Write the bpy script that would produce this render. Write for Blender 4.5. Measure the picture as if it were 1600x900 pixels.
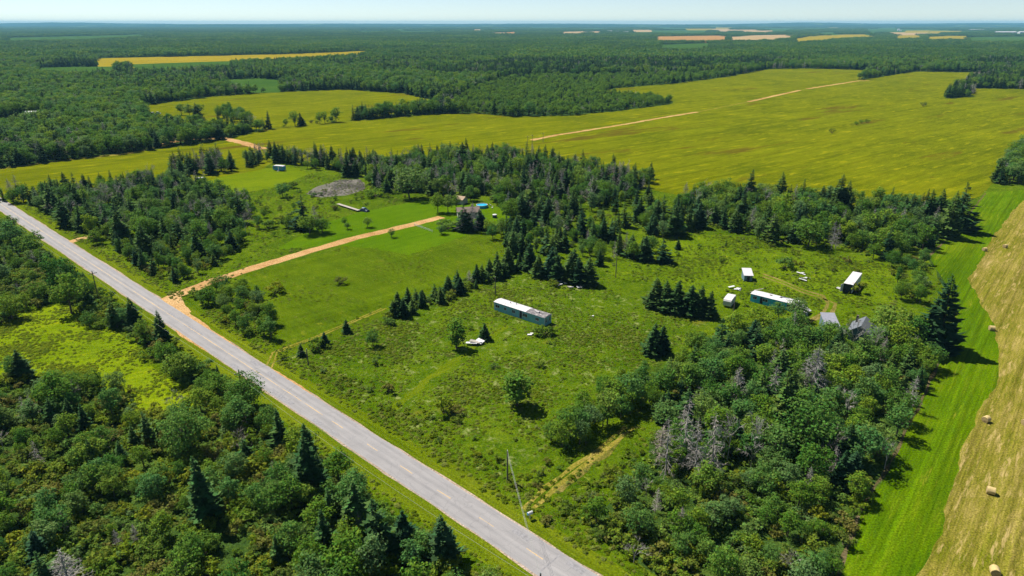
import bpy, bmesh, math, random
import numpy as np
from mathutils import Vector, Matrix
from mathutils.geometry import tessellate_polygon

for o in list(bpy.data.objects):
    bpy.data.objects.remove(o, do_unlink=True)
SC = bpy.context.scene
COL = SC.collection
RND = random.Random(7)

# ------------------------------------------------------------------ camera, sky, sun, exposure
CAM_H, FPX, HORIZON = 75.0, 1050.0, 36.0          # metres above the ground, focal length and horizon row in photo pixels (1600 x 900)
PITCH = math.atan((450 - HORIZON) / FPX)
cam_data = bpy.data.cameras.new('camera')
cam_data.sensor_width = 36.0
cam_data.lens = FPX / 1600 * 36.0
cam_data.clip_start, cam_data.clip_end = 1.0, 60000.0
cam = bpy.data.objects.new('camera', cam_data)
COL.objects.link(cam)
cam.location = (0, 0, CAM_H)
cam.rotation_euler = (math.pi / 2 - PITCH, 0, 0)
SC.camera = cam

SUN_EL = math.radians(56)
SUN_AZ = math.atan2(-0.79, 0.61)                    # to the sun, measured from +Y towards +X
world = bpy.data.worlds.new('World')
SC.world = world
world.use_nodes = True
wn = world.node_tree.nodes
sky = wn.new('ShaderNodeTexSky')
sky.sky_type = 'NISHITA'
sky.sun_disc = False
sky.sun_elevation = SUN_EL
sky.sun_rotation = SUN_AZ
sky.altitude = 60
sky.air_density = 0.6
sky.dust_density = 0.0
sky.ozone_density = 1.0
wn['Background'].inputs['Strength'].default_value = 0.067
world.node_tree.links.new(sky.outputs[0], wn['Background'].inputs['Color'])

sun_data = bpy.data.lights.new('sun', 'SUN')
sun_data.energy = 4.6
sun_data.angle = math.radians(0.53)
sun_data.color = (1.0, 0.96, 0.89)
sun = bpy.data.objects.new('sun', sun_data)
COL.objects.link(sun)
to_sun = Vector((math.sin(SUN_AZ) * math.cos(SUN_EL), math.cos(SUN_AZ) * math.cos(SUN_EL), math.sin(SUN_EL)))
sun.rotation_euler = to_sun.to_track_quat('Z', 'Y').to_euler()
sun.location = (0, 0, 200)

vs = SC.view_settings
vs.view_transform = 'Standard'
vs.look = 'None'
vs.gamma = 1.0
vs.use_curve_mapping = False
vs.exposure = 0.80
SC.cycles.max_bounces = 6
SC.cycles.diffuse_bounces = 2
SC.cycles.glossy_bounces = 1
SC.cycles.transmission_bounces = 2
SC.cycles.transparent_max_bounces = 4
SC.cycles.volume_bounces = 0

# ------------------------------------------------------------------ helpers
def G(u, v, h=0.0):
    """world x, y of the point at height h seen at photo pixel (u, v)"""
    x, y = (u - 800) / FPX, (v - 450) / FPX
    d = math.sin(PITCH) + y * math.cos(PITCH)
    z = (CAM_H - h) / d
    return (x * z, z * (math.cos(PITCH) - y * math.sin(PITCH)))

def PX(x, y, z=0.0):
    """photo pixel of a world point"""
    D = CAM_H - z
    zc = y * math.cos(PITCH) + D * math.sin(PITCH)
    yc = D * math.cos(PITCH) - y * math.sin(PITCH)
    return (800 + FPX * x / zc, 450 + FPX * yc / zc)

def top_height(u, v, vt):
    """height of something that stands at pixel (u, v) and whose top shows at row vt"""
    x, y = G(u, v)
    k = (vt - 450) / FPX
    D = y * (math.sin(PITCH) + k * math.cos(PITCH)) / (math.cos(PITCH) - k * math.sin(PITCH))
    return CAM_H - D

RD = Vector((0.7372, -0.6757))                      # along the paved road, towards the camera
RN = Vector((0.6757, 0.7372))                       # across it, away from the camera
def R(t, off):
    p = Vector((0, 83.3)) + RD * t + RN * off
    return (p.x, p.y)

def inside(pts, poly):
    pts = np.asarray(pts, float)
    x, y = pts[:, 0], pts[:, 1]
    res = np.zeros(len(pts), bool)
    n = len(poly)
    for i in range(n):
        x0, y0 = poly[i]; x1, y1 = poly[(i + 1) % n]
        if y0 == y1: continue
        c = ((y0 > y) != (y1 > y)) & (x < (x1 - x0) * (y - y0) / (y1 - y0) + x0)
        res ^= c
    return res

def tag(o, label=None, cat=None, group=None, kind=None):
    if label: o['label'] = label
    if cat: o['category'] = cat
    if group: o['group'] = group
    if kind: o['kind'] = kind
    return o

def link(o, parent=None):
    COL.objects.link(o)
    if parent is not None: o.parent = parent
    return o

def mesh_obj(name, verts, faces, mats, parent=None, midx=None, smooth=False):
    me = bpy.data.meshes.new(name)
    me.from_pydata([tuple(v) for v in verts], [], faces)
    for m in (mats if isinstance(mats, (list, tuple)) else [mats]): me.materials.append(m)
    if midx is not None: me.polygons.foreach_set('material_index', midx)
    if smooth: me.polygons.foreach_set('use_smooth', [True] * len(me.polygons))
    me.update()
    return link(bpy.data.objects.new(name, me), parent)

def thing(name, loc, rot, label, cat, group=None):
    o = bpy.data.objects.new(name, None)
    o.empty_display_size = 0.5
    o.location = loc
    o.rotation_euler = (0, 0, rot)
    link(o)
    return tag(o, label, cat, group)

class MB:
    """collects boxes, tubes and free polygons for one mesh"""
    def __init__(s): s.v, s.f = [], []
    def add(s, vs, fs):
        n = len(s.v); s.v += [tuple(p) for p in vs]; s.f += [tuple(i + n for i in f) for f in fs]; return s
    def box(s, x0, x1, y0, y1, z0, z1, taper=0.0):
        t = taper
        return s.add([(x0, y0, z0), (x1, y0, z0), (x1, y1, z0), (x0, y1, z0), (x0 + t, y0 + t, z1), (x1 - t, y0 + t, z1), (x1 - t, y1 - t, z1), (x0 + t, y1 - t, z1)],
                     [(3, 2, 1, 0), (4, 5, 6, 7), (0, 1, 5, 4), (1, 2, 6, 5), (2, 3, 7, 6), (3, 0, 4, 7)])
    def prism(s, prof, x0, x1):
        """profile of (y, z) run along x"""
        n = len(prof)
        vs = [(x0, y, z) for y, z in prof] + [(x1, y, z) for y, z in prof]
        fs = [tuple(range(n - 1, -1, -1)), tuple(range(n, 2 * n))]
        fs = [tuple(reversed(f)) for f in fs]
        fs += [(i, (i + 1) % n, n + (i + 1) % n, n + i) for i in range(n)]
        return s.add(vs, fs)
    def tube(s, pts, r0, r1=None, n=6, cap=True):
        r1 = r0 if r1 is None else r1
        pts = [Vector(p) for p in pts]
        base = len(s.v)
        for k, p in enumerate(pts):
            a = pts[max(k - 1, 0)]; b = pts[min(k + 1, len(pts) - 1)]
            d = (b - a).normalized()
            u = d.cross(Vector((0, 0, 1)) if abs(d.z) < 0.9 else Vector((1, 0, 0))).normalized()
            w = d.cross(u)
            r = r0 + (r1 - r0) * k / max(len(pts) - 1, 1)
            for i in range(n):
                q = p + (u * math.cos(2 * math.pi * i / n) + w * math.sin(2 * math.pi * i / n)) * r
                s.v.append(tuple(q))
        for k in range(len(pts) - 1):
            for i in range(n):
                a = base + k * n + i; b = base + k * n + (i + 1) % n
                s.f.append((a, b, b + n, a + n))
        if cap:
            s.f.append(tuple(base + i for i in range(n - 1, -1, -1)))
            s.f.append(tuple(base + (len(pts) - 1) * n + i for i in range(n)))
        return s
    def build(s, name, mat, parent=None, smooth=False):
        o = mesh_obj(name, s.v, s.f, mat, parent, smooth=smooth)
        bm = bmesh.new(); bm.from_mesh(o.data)
        bmesh.ops.recalc_face_normals(bm, faces=bm.faces[:])
        bm.to_mesh(o.data); bm.free()
        return o

# ------------------------------------------------------------------ materials
def new_mat(name):
    m = bpy.data.materials.new(name); m.use_nodes = True
    nt = m.node_tree
    for n in list(nt.nodes): nt.nodes.remove(n)
    return m, nt, nt.nodes.new('ShaderNodeOutputMaterial')

def ramp(nt, fac, stops, interp='LINEAR'):
    r = nt.nodes.new('ShaderNodeValToRGB')
    r.color_ramp.interpolation = interp
    el = r.color_ramp.elements
    while len(el) > 1: el.remove(el[-1])
    el[0].position = stops[0][0]; el[0].color = (*stops[0][1], 1)
    for p, c in stops[1:]:
        e = el.new(p); e.color = (*c, 1)
    if fac is not None: nt.links.new(fac, r.inputs[0])
    return r.outputs[0]

def noise(nt, vec, scale, detail=4, rough=0.6):
    n = nt.nodes.new('ShaderNodeTexNoise')
    n.inputs['Scale'].default_value = scale
    n.inputs['Detail'].default_value = detail
    n.inputs['Roughness'].default_value = rough
    if vec is not None: nt.links.new(vec, n.inputs['Vector'])
    return n.outputs['Fac']

def mix(nt, fac, a, b, mode='MIX'):
    n = nt.nodes.new('ShaderNodeMix'); n.data_type = 'RGBA'; n.blend_type = mode
    ins = [n.inputs[0], n.inputs[6], n.inputs[7]]
    for s, v in zip(ins, (fac, a, b)):
        if isinstance(v, (int, float)): s.default_value = v
        elif isinstance(v, tuple): s.default_value = (*v, 1) if len(v) == 3 else v
        else: nt.links.new(v, s)
    return n.outputs[2]

def mapping(nt, vec, rot=0.0, scale=(1, 1, 1)):
    m = nt.nodes.new('ShaderNodeMapping')
    m.inputs['Rotation'].default_value = (0, 0, rot)
    m.inputs['Scale'].default_value = scale
    nt.links.new(vec, m.inputs['Vector'])
    return m.outputs[0]

def maprange(nt, v, a, b, c=0.0, d=1.0):
    m = nt.nodes.new('ShaderNodeMapRange')
    for i, x in enumerate((a, b, c, d)): m.inputs[i + 1].default_value = x
    nt.links.new(v, m.inputs[0])
    return m.outputs[0]

def math_node(nt, op, a, b):
    m = nt.nodes.new('ShaderNodeMath'); m.operation = op
    for s, v in zip(m.inputs, (a, b)):
        if isinstance(v, (int, float)): s.default_value = v
        else: nt.links.new(v, s)
    return m.outputs[0]

def ground_mat(name, dark, mid, light, fleck=None, fleck_amt=0.5, size=1.0, streak=None, bump=0.5, soil=None, soil_amt=0.66, rows=None):
    """grassy ground: patches at three sizes, optional rows (streak = angle, stretch), flecks of another plant and bare soil"""
    m, nt, out = new_mat(name)
    pos = nt.nodes.new('ShaderNodeNewGeometry').outputs['Position']
    vec = pos
    if streak:
        vec = mapping(nt, mapping(nt, pos, -streak[0]), 0.0, (1.0 / streak[1], 1.0, 1.0))
    big = noise(nt, mapping(nt, pos, 0.4, (1, 1, 1)), 0.022 / size, 3, 0.55)
    med = noise(nt, vec, 0.14 / size, 5, 0.65)
    fine = noise(nt, vec, 0.9 / size, 4, 0.7)
    tiny = noise(nt, pos, 3.1, 2, 0.6)
    f = math_node(nt, 'ADD', math_node(nt, 'MULTIPLY', big, 0.28), math_node(nt, 'ADD', math_node(nt, 'MULTIPLY', med, 0.34), math_node(nt, 'MULTIPLY', fine, 0.38)))
    f = maprange(nt, f, 0.39, 0.61)
    col = ramp(nt, f, [(0.0, dark), (0.5, mid), (1.0, light)])
    tv = maprange(nt, tiny, 0.32, 0.68, 0.60, 1.40)
    if rows:                                        # swaths left by the mower: angle, width in metres, depth of tone
        rv = mapping(nt, mapping(nt, pos, -rows[0]), 0.0, (0.006, 1.0 / rows[1], 1.0))
        r1 = noise(nt, rv, 1.0, 3, 0.75)
        tv = math_node(nt, 'MULTIPLY', tv, maprange(nt, r1, 0.34, 0.66, 1 - rows[2], 1 + rows[2]))
    hsv = nt.nodes.new('ShaderNodeHueSaturation')
    nt.links.new(col, hsv.inputs['Color']); nt.links.new(tv, hsv.inputs['Value'])
    col = hsv.outputs[0]
    if fleck:
        fl = noise(nt, mapping(nt, vec, 1.1, (1, 1, 1)), 0.33 / size, 6, 0.75)
        fl = maprange(nt, fl, fleck_amt, fleck_amt + 0.09)
        col = mix(nt, fl, col, fleck)
    if soil:
        so = noise(nt, mapping(nt, vec, 2.0, (1, 1, 1)), 0.05 / size, 7, 0.7)
        so = maprange(nt, so, soil_amt, soil_amt + 0.07)
        col = mix(nt, so, col, soil)
    b = nt.nodes.new('ShaderNodeBsdfPrincipled')
    b.inputs['Roughness'].default_value = 0.95
    b.inputs['Specular IOR Level'].default_value = 0.0
    nt.links.new(col, b.inputs['Base Color'])
    bp = nt.nodes.new('ShaderNodeBump')
    bp.inputs['Strength'].default_value = bump
    bp.inputs['Distance'].default_value = 0.6
    nt.links.new(math_node(nt, 'ADD', fine, math_node(nt, 'MULTIPLY', tiny, 0.35)), bp.inputs['Height'])
    nt.links.new(bp.outputs[0], b.inputs['Normal'])
    nt.links.new(b.outputs[0], out.inputs['Surface'])
    return m

def leaf_mat(name, cols, spread=0.45, trans=0.22, rough=0.8):
    """foliage: each plant takes a colour of its own, each leaf clump its own tone"""
    m, nt, out = new_mat(name)
    oi = nt.nodes.new('ShaderNodeObjectInfo').outputs['Random']
    isl = nt.nodes.new('ShaderNodeNewGeometry').outputs['Random Per Island']
    n = len(cols)
    col = ramp(nt, oi, [(i / max(n - 1, 1), c) for i, c in enumerate(cols)])
    hsv = nt.nodes.new('ShaderNodeHueSaturation')
    nt.links.new(col, hsv.inputs['Color'])
    nt.links.new(maprange(nt, isl, 0, 1, 1 - spread, 1 + spread), hsv.inputs['Value'])
    wn_ = nt.nodes.new('ShaderNodeTexWhiteNoise'); wn_.noise_dimensions = '1D'
    nt.links.new(isl, wn_.inputs['W'])
    nt.links.new(maprange(nt, wn_.outputs['Value'], 0, 1, 0.472, 0.522), hsv.inputs['Hue'])
    d = nt.nodes.new('ShaderNodeBsdfPrincipled')
    d.inputs['Roughness'].default_value = rough
    d.inputs['Specular IOR Level'].default_value = 0.06
    nt.links.new(hsv.outputs[0], d.inputs['Base Color'])
    t = nt.nodes.new('ShaderNodeBsdfTranslucent')
    nt.links.new(hsv.outputs[0], t.inputs['Color'])
    ms = nt.nodes.new('ShaderNodeMixShader'); ms.inputs[0].default_value = trans
    nt.links.new(d.outputs[0], ms.inputs[1]); nt.links.new(t.outputs[0], ms.inputs[2])
    nt.links.new(ms.outputs[0], out.inputs['Surface'])
    return m

def plain_mat(name, col, rough=0.7, var=0.15, scale=1.5, metal=0.0, second=None, amt=0.55, stretch=(1, 1, 1), spec=0.3):
    """painted, weathered or wooden surface with uneven tone and optional stains"""
    m, nt, out = new_mat(name)
    tc = nt.nodes.new('ShaderNodeTexCoord').outputs['Object']
    v = mapping(nt, tc, 0, stretch)
    n1 = noise(nt, v, scale, 5, 0.65)
    a = tuple(c * (1 - var) for c in col); b_ = tuple(min(1, c * (1 + var)) for c in col)
    c = ramp(nt, n1, [(0.3, a), (0.7, b_)])
    if second:
        n2 = noise(nt, mapping(nt, v, 0.7), scale * 0.6, 6, 0.7)
        c = mix(nt, maprange(nt, n2, amt, amt + 0.12), c, second)
    b = nt.nodes.new('ShaderNodeBsdfPrincipled')
    b.inputs['Roughness'].default_value = rough
    b.inputs['Metallic'].default_value = metal
    b.inputs['Specular IOR Level'].default_value = spec
    nt.links.new(c, b.inputs['Base Color'])
    nt.links.new(b.outputs[0], out.inputs['Surface'])
    return m

M = {}
M['floor'] = ground_mat('forest_floor', (0.016, 0.036, 0.010), (0.028, 0.056, 0.012), (0.044, 0.076, 0.014), bump=0.3)
M['grass'] = ground_mat('rough_grass', (0.030, 0.064, 0.002), (0.068, 0.113, 0.003), (0.112, 0.158, 0.005), fleck=(0.160, 0.190, 0.018), fleck_amt=0.57, bump=0.8)
M['lot'] = ground_mat('lot_grass', (0.024, 0.060, 0.002), (0.060, 0.106, 0.003), (0.108, 0.152, 0.005), fleck=(0.185, 0.210, 0.060), fleck_amt=0.555, bump=0.8, soil=(0.118, 0.125, 0.010), soil_amt=0.60)
M['lot_path'] = ground_mat('mown_grass_path', (0.060, 0.095, 0.002), (0.085, 0.122, 0.003), (0.115, 0.145, 0.005), streak=(0.75, 5), size=0.8, bump=0.4)
M['meadow'] = ground_mat('olive_meadow', (0.042, 0.075, 0.002), (0.066, 0.106, 0.002), (0.094, 0.134, 0.004), fleck=(0.140, 0.158, 0.010), fleck_amt=0.59, streak=(-0.742, 2.5), rows=(0.70, 2.0, 0.15))
M['bright'] = ground_mat('bright_meadow', (0.070, 0.118, 0.002), (0.132, 0.188, 0.003), (0.185, 0.235, 0.004), fleck=(0.225, 0.250, 0.006), fleck_amt=0.57, streak=(0.25, 2.5), bump=0.9)
M['lawn'] = ground_mat('mown_lawn', (0.044, 0.096, 0.001), (0.062, 0.122, 0.001), (0.084, 0.142, 0.002), size=1.6, bump=0.15, streak=(0.7, 3), rows=(0.74, 1.6, 0.10))
M['lawn_pale'] = ground_mat('sunny_lawn', (0.076, 0.118, 0.002), (0.102, 0.146, 0.002), (0.130, 0.166, 0.003), size=1.6, bump=0.15, streak=(0.3, 3), rows=(0.74, 1.8, 0.10))
M['yellow'] = ground_mat('mustard_field', (0.066, 0.086, 0.0008), (0.106, 0.122, 0.0008), (0.145, 0.153, 0.001), fleck=(0.215, 0.205, 0.003), fleck_amt=0.55, size=1.5, streak=(0.66, 5), soil=(0.088, 0.068, 0.006), soil_amt=0.585, bump=0.4, rows=(0.66, 4.5, 0.18))
M['hay_green'] = ground_mat('mown_hay', (0.040, 0.088, 0.001), (0.068, 0.122, 0.001), (0.108, 0.152, 0.003), fleck=(0.180, 0.185, 0.014), fleck_amt=0.60, size=0.7, streak=(0.87, 10), bump=0.3, rows=(0.87, 1.5, 0.30))
M['straw'] = ground_mat('cut_straw', (0.095, 0.108, 0.004), (0.170, 0.150, 0.020), (0.255, 0.200, 0.052), fleck=(0.340, 0.255, 0.090), fleck_amt=0.55, size=0.45, streak=(0.85, 7), bump=0.5, rows=(0.85, 1.5, 0.30))
M['verge'] = ground_mat('mown_verge', (0.058, 0.094, 0.002), (0.086, 0.120, 0.003), (0.122, 0.148, 0.006), streak=(-0.742, 8), size=0.7, bump=0.3, fleck=(0.170, 0.130, 0.045), fleck_amt=0.66, rows=(-0.742, 1.0, 0.18))
M['dirt'] = ground_mat('red_dirt', (0.27, 0.140, 0.050), (0.40, 0.235, 0.095), (0.48, 0.320, 0.150), size=0.8, bump=0.3)
M['dirt_track'] = ground_mat('worn_track', (0.090, 0.105, 0.008), (0.190, 0.165, 0.022), (0.300, 0.215, 0.060), size=0.6, bump=0.3)
M['grey_herb'] = ground_mat('purple_heath', (0.090, 0.100, 0.055), (0.140, 0.130, 0.105), (0.200, 0.175, 0.155), size=0.7, bump=0.6)
M['far_yellow'] = ground_mat('ripe_field', (0.19, 0.145, 0.006), (0.24, 0.185, 0.008), (0.28, 0.220, 0.015), size=8)
M['far_orange'] = ground_mat('ploughed_field', (0.27, 0.140, 0.040), (0.32, 0.170, 0.055), (0.36, 0.205, 0.075), size=8)
M['far_tan'] = ground_mat('stubble_field', (0.30, 0.200, 0.085), (0.34, 0.235, 0.110), (0.38, 0.275, 0.130), size=8)
M['far_green'] = ground_mat('crop_field', (0.030, 0.072, 0.010), (0.042, 0.090, 0.012), (0.058, 0.108, 0.016), size=8)
M['edge_shade'] = ground_mat('edge_shade_tone', (0.050, 0.048, 0.016), (0.100, 0.080, 0.035), (0.165, 0.125, 0.065), size=0.4)  # dark brown that carries the hedgerow's shade in its colour
M['path_soil'] = ground_mat('path_soil', (0.075, 0.090, 0.008), (0.150, 0.128, 0.026), (0.260, 0.190, 0.075), size=0.5, bump=0.4)

M['spruce'] = leaf_mat('spruce_needles', [(0.0216, 0.065, 0.023), (0.0351, 0.0858, 0.0207), (0.0513, 0.117, 0.0276), (0.081, 0.143, 0.023), (0.0297, 0.0806, 0.0345)], 0.45, 0.15)
M['leaf'] = leaf_mat('broad_leaves', [(0.0634, 0.1708, 0.022), (0.122, 0.2257, 0.0154), (0.083, 0.2013, 0.0495), (0.1891, 0.2867, 0.0154), (0.1281, 0.2196, 0.0715), (0.0903, 0.2013, 0.0176), (0.1525, 0.2501, 0.0198), (0.0683, 0.1806, 0.033)], 0.32, 0.42)
M['young'] = leaf_mat('sapling_leaves', [(0.112, 0.224, 0.022), (0.1568, 0.2632, 0.022), (0.0952, 0.2016, 0.033)], 0.32, 0.42)
M['shrub'] = leaf_mat('shrub_leaves', [(0.0854, 0.1769, 0.0154), (0.1708, 0.2379, 0.011), (0.1037, 0.2074, 0.0385), (0.2135, 0.244, 0.0132), (0.0854, 0.1708, 0.0198), (0.1769, 0.1708, 0.033), (0.1342, 0.2379, 0.0132), (0.1342, 0.2135, 0.066)], 0.34, 0.42)
M['weed'] = leaf_mat('weed_leaves', [(0.095, 0.165, 0.010), (0.135, 0.200, 0.012), (0.180, 0.230, 0.040), (0.115, 0.190, 0.014), (0.200, 0.240, 0.070)], 0.35, 0.45)
M['tuft'] = leaf_mat('grass_blades', [(0.085, 0.135, 0.004), (0.120, 0.170, 0.005), (0.160, 0.205, 0.010), (0.210, 0.245, 0.045), (0.100, 0.150, 0.004)], 0.28, 0.5)
M['yellow_tuft'] = leaf_mat('meadow_blades', [(0.105, 0.165, 0.004), (0.160, 0.220, 0.004), (0.200, 0.245, 0.005), (0.130, 0.190, 0.004)], 0.22, 0.45)
M['yard'] = ground_mat('yard_meadow', (0.048, 0.090, 0.002), (0.090, 0.142, 0.003), (0.135, 0.188, 0.005), fleck=(0.185, 0.215, 0.010), fleck_amt=0.575, bump=0.9)
M['yard_tuft'] = leaf_mat('yard_blades', [(0.080, 0.140, 0.005), (0.125, 0.185, 0.006), (0.165, 0.215, 0.010), (0.100, 0.160, 0.005)], 0.25, 0.45)
M['heath'] = leaf_mat('heath_stems', [(0.150, 0.145, 0.110), (0.220, 0.180, 0.175), (0.120, 0.150, 0.070), (0.200, 0.165, 0.165)], 0.3, 0.35)
M['bark'] = plain_mat('bark', (0.10, 0.075, 0.055), 0.9, 0.35, 4)
M['birch'] = plain_mat('pale_bark', (0.34, 0.30, 0.26), 0.85, 0.3, 3, second=(0.12, 0.1, 0.09), amt=0.6)
M['dead'] = leaf_mat('dead_wood', [(0.33, 0.310, 0.270), (0.41, 0.370, 0.310), (0.28, 0.272, 0.245), (0.35, 0.300, 0.240)], 0.3, 0.15, 0.9)
# ------------------------------------------------------------------ ground and fields
def wobble(poly, step, amp, seed):
    """subdivide a world polygon and make its edge uneven"""
    rn = random.Random(seed)
    out = []
    n = len(poly)
    ph = [rn.uniform(0, 6.28) for _ in range(4)]
    acc = 0.0
    for i in range(n):
        a = Vector(poly[i]); b = Vector(poly[(i + 1) % n])
        d = b - a; L = d.length
        if L < 1e-6: continue
        nn = Vector((-d.y, d.x)) / L
        k = max(1, min(120, int(L / step)))
        for j in range(k):
            p = a + d * (j / k)
            s = acc + L * j / k
            w = amp * (0.5 * math.sin(s / (step * 4.3) + ph[0]) + 0.35 * math.sin(s / (step * 1.7) + ph[1])) + rn.uniform(-0.45, 0.45) * amp
            out.append(p + nn * w)
        acc += L
    return out

def sheet(name, poly, mat, z, step=3.0, amp=1.0, seed=1):
    pts = wobble(poly, step, amp, seed) if amp else [Vector(p) for p in poly]
    tris = tessellate_polygon([[Vector((p.x, p.y, 0)) for p in pts]])
    fs = []
    for t in tris:
        a, b, c = (pts[i] for i in t)
        fs.append(t if (b - a).cross(c - a) > 0 else (t[0], t[2], t[1]))
    o = mesh_obj(name, [(p.x, p.y, z) for p in pts], fs, mat)
    return tag(o, kind='structure')

def strip(name, pts, width, mat, z, jitter=0.25, seed=1, kind='structure', parent=None, ends=1.0):
    rn = random.Random(seed)
    P = [Vector(p) for p in pts]
    dense = []
    for a, b in zip(P[:-1], P[1:]):
        k = max(1, int((b - a).length / 3.0))
        dense += [a + (b - a) * (j / k) for j in range(k)]
    dense.append(P[-1])
    vs_, fs = [], []
    for i, p in enumerate(dense):
        d = (dense[min(i + 1, len(dense) - 1)] - dense[max(i - 1, 0)]).normalized()
        nn = Vector((-d.y, d.x))
        w = width / 2 * (ends if i in (0, len(dense) - 1) else 1.0)
        l = p + nn * (w + rn.uniform(-jitter, jitter)); r = p - nn * (w + rn.uniform(-jitter, jitter))
        vs_ += [(l.x, l.y, z), (r.x, r.y, z)]
        if i: fs.append((2 * i - 2, 2 * i - 1, 2 * i + 1, 2 * i))
    o = mesh_obj(name, vs_, fs, mat, parent)
    if kind: tag(o, kind=kind)
    return o

def graded(lo, hi, n, p):
    s = np.linspace(-1 if lo < 0 else 0, 1, n)
    return np.sign(s) * np.abs(s) ** p * max(abs(lo), hi)

gx = graded(-26000, 26000, 81, 3.2)
gy = np.concatenate([[-400, -200], graded(0, 26000, 70, 3.0)])
vs_ = [(x, y, 0.0) for y in gy for x in gx]
W_ = len(gx)
fs = [(j * W_ + i, j * W_ + i + 1, (j + 1) * W_ + i + 1, (j + 1) * W_ + i) for j in range(len(gy) - 1) for i in range(W_ - 1)]
tag(mesh_obj('ground', vs_, fs, M['floor']), kind='structure')

def pw(pts): return [G(*p) for p in pts]

F = {}                                              # world polygons, also used to keep trees out
F['grass'] = pw([(-160, 330), (-60, 300), (60, 290), (240, 262), (420, 240), (600, 248), (780, 240), (900, 262), (1040, 272), (1240, 290), (1440, 312), (1545, 296), (1500, 370), (1450, 405)]) + pw([(1500, 480), (1470, 560), (1440, 620), (1380, 740), (1305, 900), (1296, 990), (700, 990), (0, 990), (-200, 700)])
F['big'] = pw([(-70, 276), (0, 263), (110, 250), (230, 235), (330, 221), (372, 212), (415, 203), (540, 190), (600, 184), (680, 178), (740, 177), (800, 182), (890, 181), (960, 174), (1046, 163), (1048, 157), (1000, 151), (935, 146), (960, 138), (1060, 130), (1130, 121), (1200, 108), (1260, 107), (1365, 110), (1340, 125), (1430, 112), (1540, 113), (1475, 150), (1478, 154), (1522, 151), (1520, 138), (1600, 139), (1760, 142), (1760, 262), (1600, 236), (1562, 262), (1552, 290), (1500, 326), (1300, 334), (1100, 312), (1000, 292), (900, 274), (780, 262), (600, 272), (430, 252), (380, 282), (200, 302), (0, 322), (-70, 322)])
F['upper'] = pw([(214, 166), (330, 151), (430, 144), (540, 140), (630, 146), (690, 160), (680, 169), (540, 189), (430, 200), (330, 206), (240, 197)])
F['lawn_pale'] = pw([(292, 291), (345, 277), (420, 263), (458, 262), (480, 272), (442, 290), (400, 298), (340, 307)])
F['lawn'] = pw([(432, 390), (500, 350), (560, 332), (610, 322), (672, 311), (700, 316), (760, 322), (790, 325), (803, 342), (775, 350), (700, 378), (640, 398), (590, 388), (520, 384)])
F['meadow'] = pw([(330, 480), (400, 425), (470, 405), (560, 380), (640, 400), (700, 379), (780, 360), (815, 400), (770, 425), (690, 462), (600, 500), (520, 538), (455, 556), (400, 552), (432, 530), (412, 480)])
F['lot'] = pw([(452, 560), (560, 510), (700, 455), (812, 420), (930, 448), (1110, 500), (1010, 590), (880, 690), (790, 756), (640, 680), (540, 615)])
F['left'] = pw([(-160, 540), (-40, 505), (0, 508), (45, 487), (82, 475), (125, 482), (128, 512), (190, 515), (225, 550), (254, 580), (302, 616), (292, 648), (216, 642), (190, 612), (118, 602), (50, 604), (20, 580), (0, 600), (-160, 640)])
F['scrub'] = pw([(930, 400), (1000, 372), (1080, 366), (1180, 372), (1290, 398), (1400, 415), (1420, 430), (1400, 470), (1330, 480), (1310, 520), (1270, 530), (1190, 505), (1130, 470), (1030, 440), (960, 440)])
F['hay_green'] = pw([(1296, 990), (1304, 900), (1342, 800), (1390, 722), (1432, 640), (1470, 558), (1500, 482), (1462, 420), (1450, 400), (1500, 352), (1540, 301), (1600, 297), (1640, 297), (1640, 310), (1640, 330), (1580, 440), (1590, 640), (1500, 900), (1470, 990)])
F['straw'] = pw([(1398, 990), (1435, 900), (1480, 790), (1525, 650), (1563, 580), (1558, 520), (1535, 480), (1515, 436), (1535, 398), (1562, 355), (1600, 310), (1650, 305), (1800, 330), (2100, 600), (2100, 990)])

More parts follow.
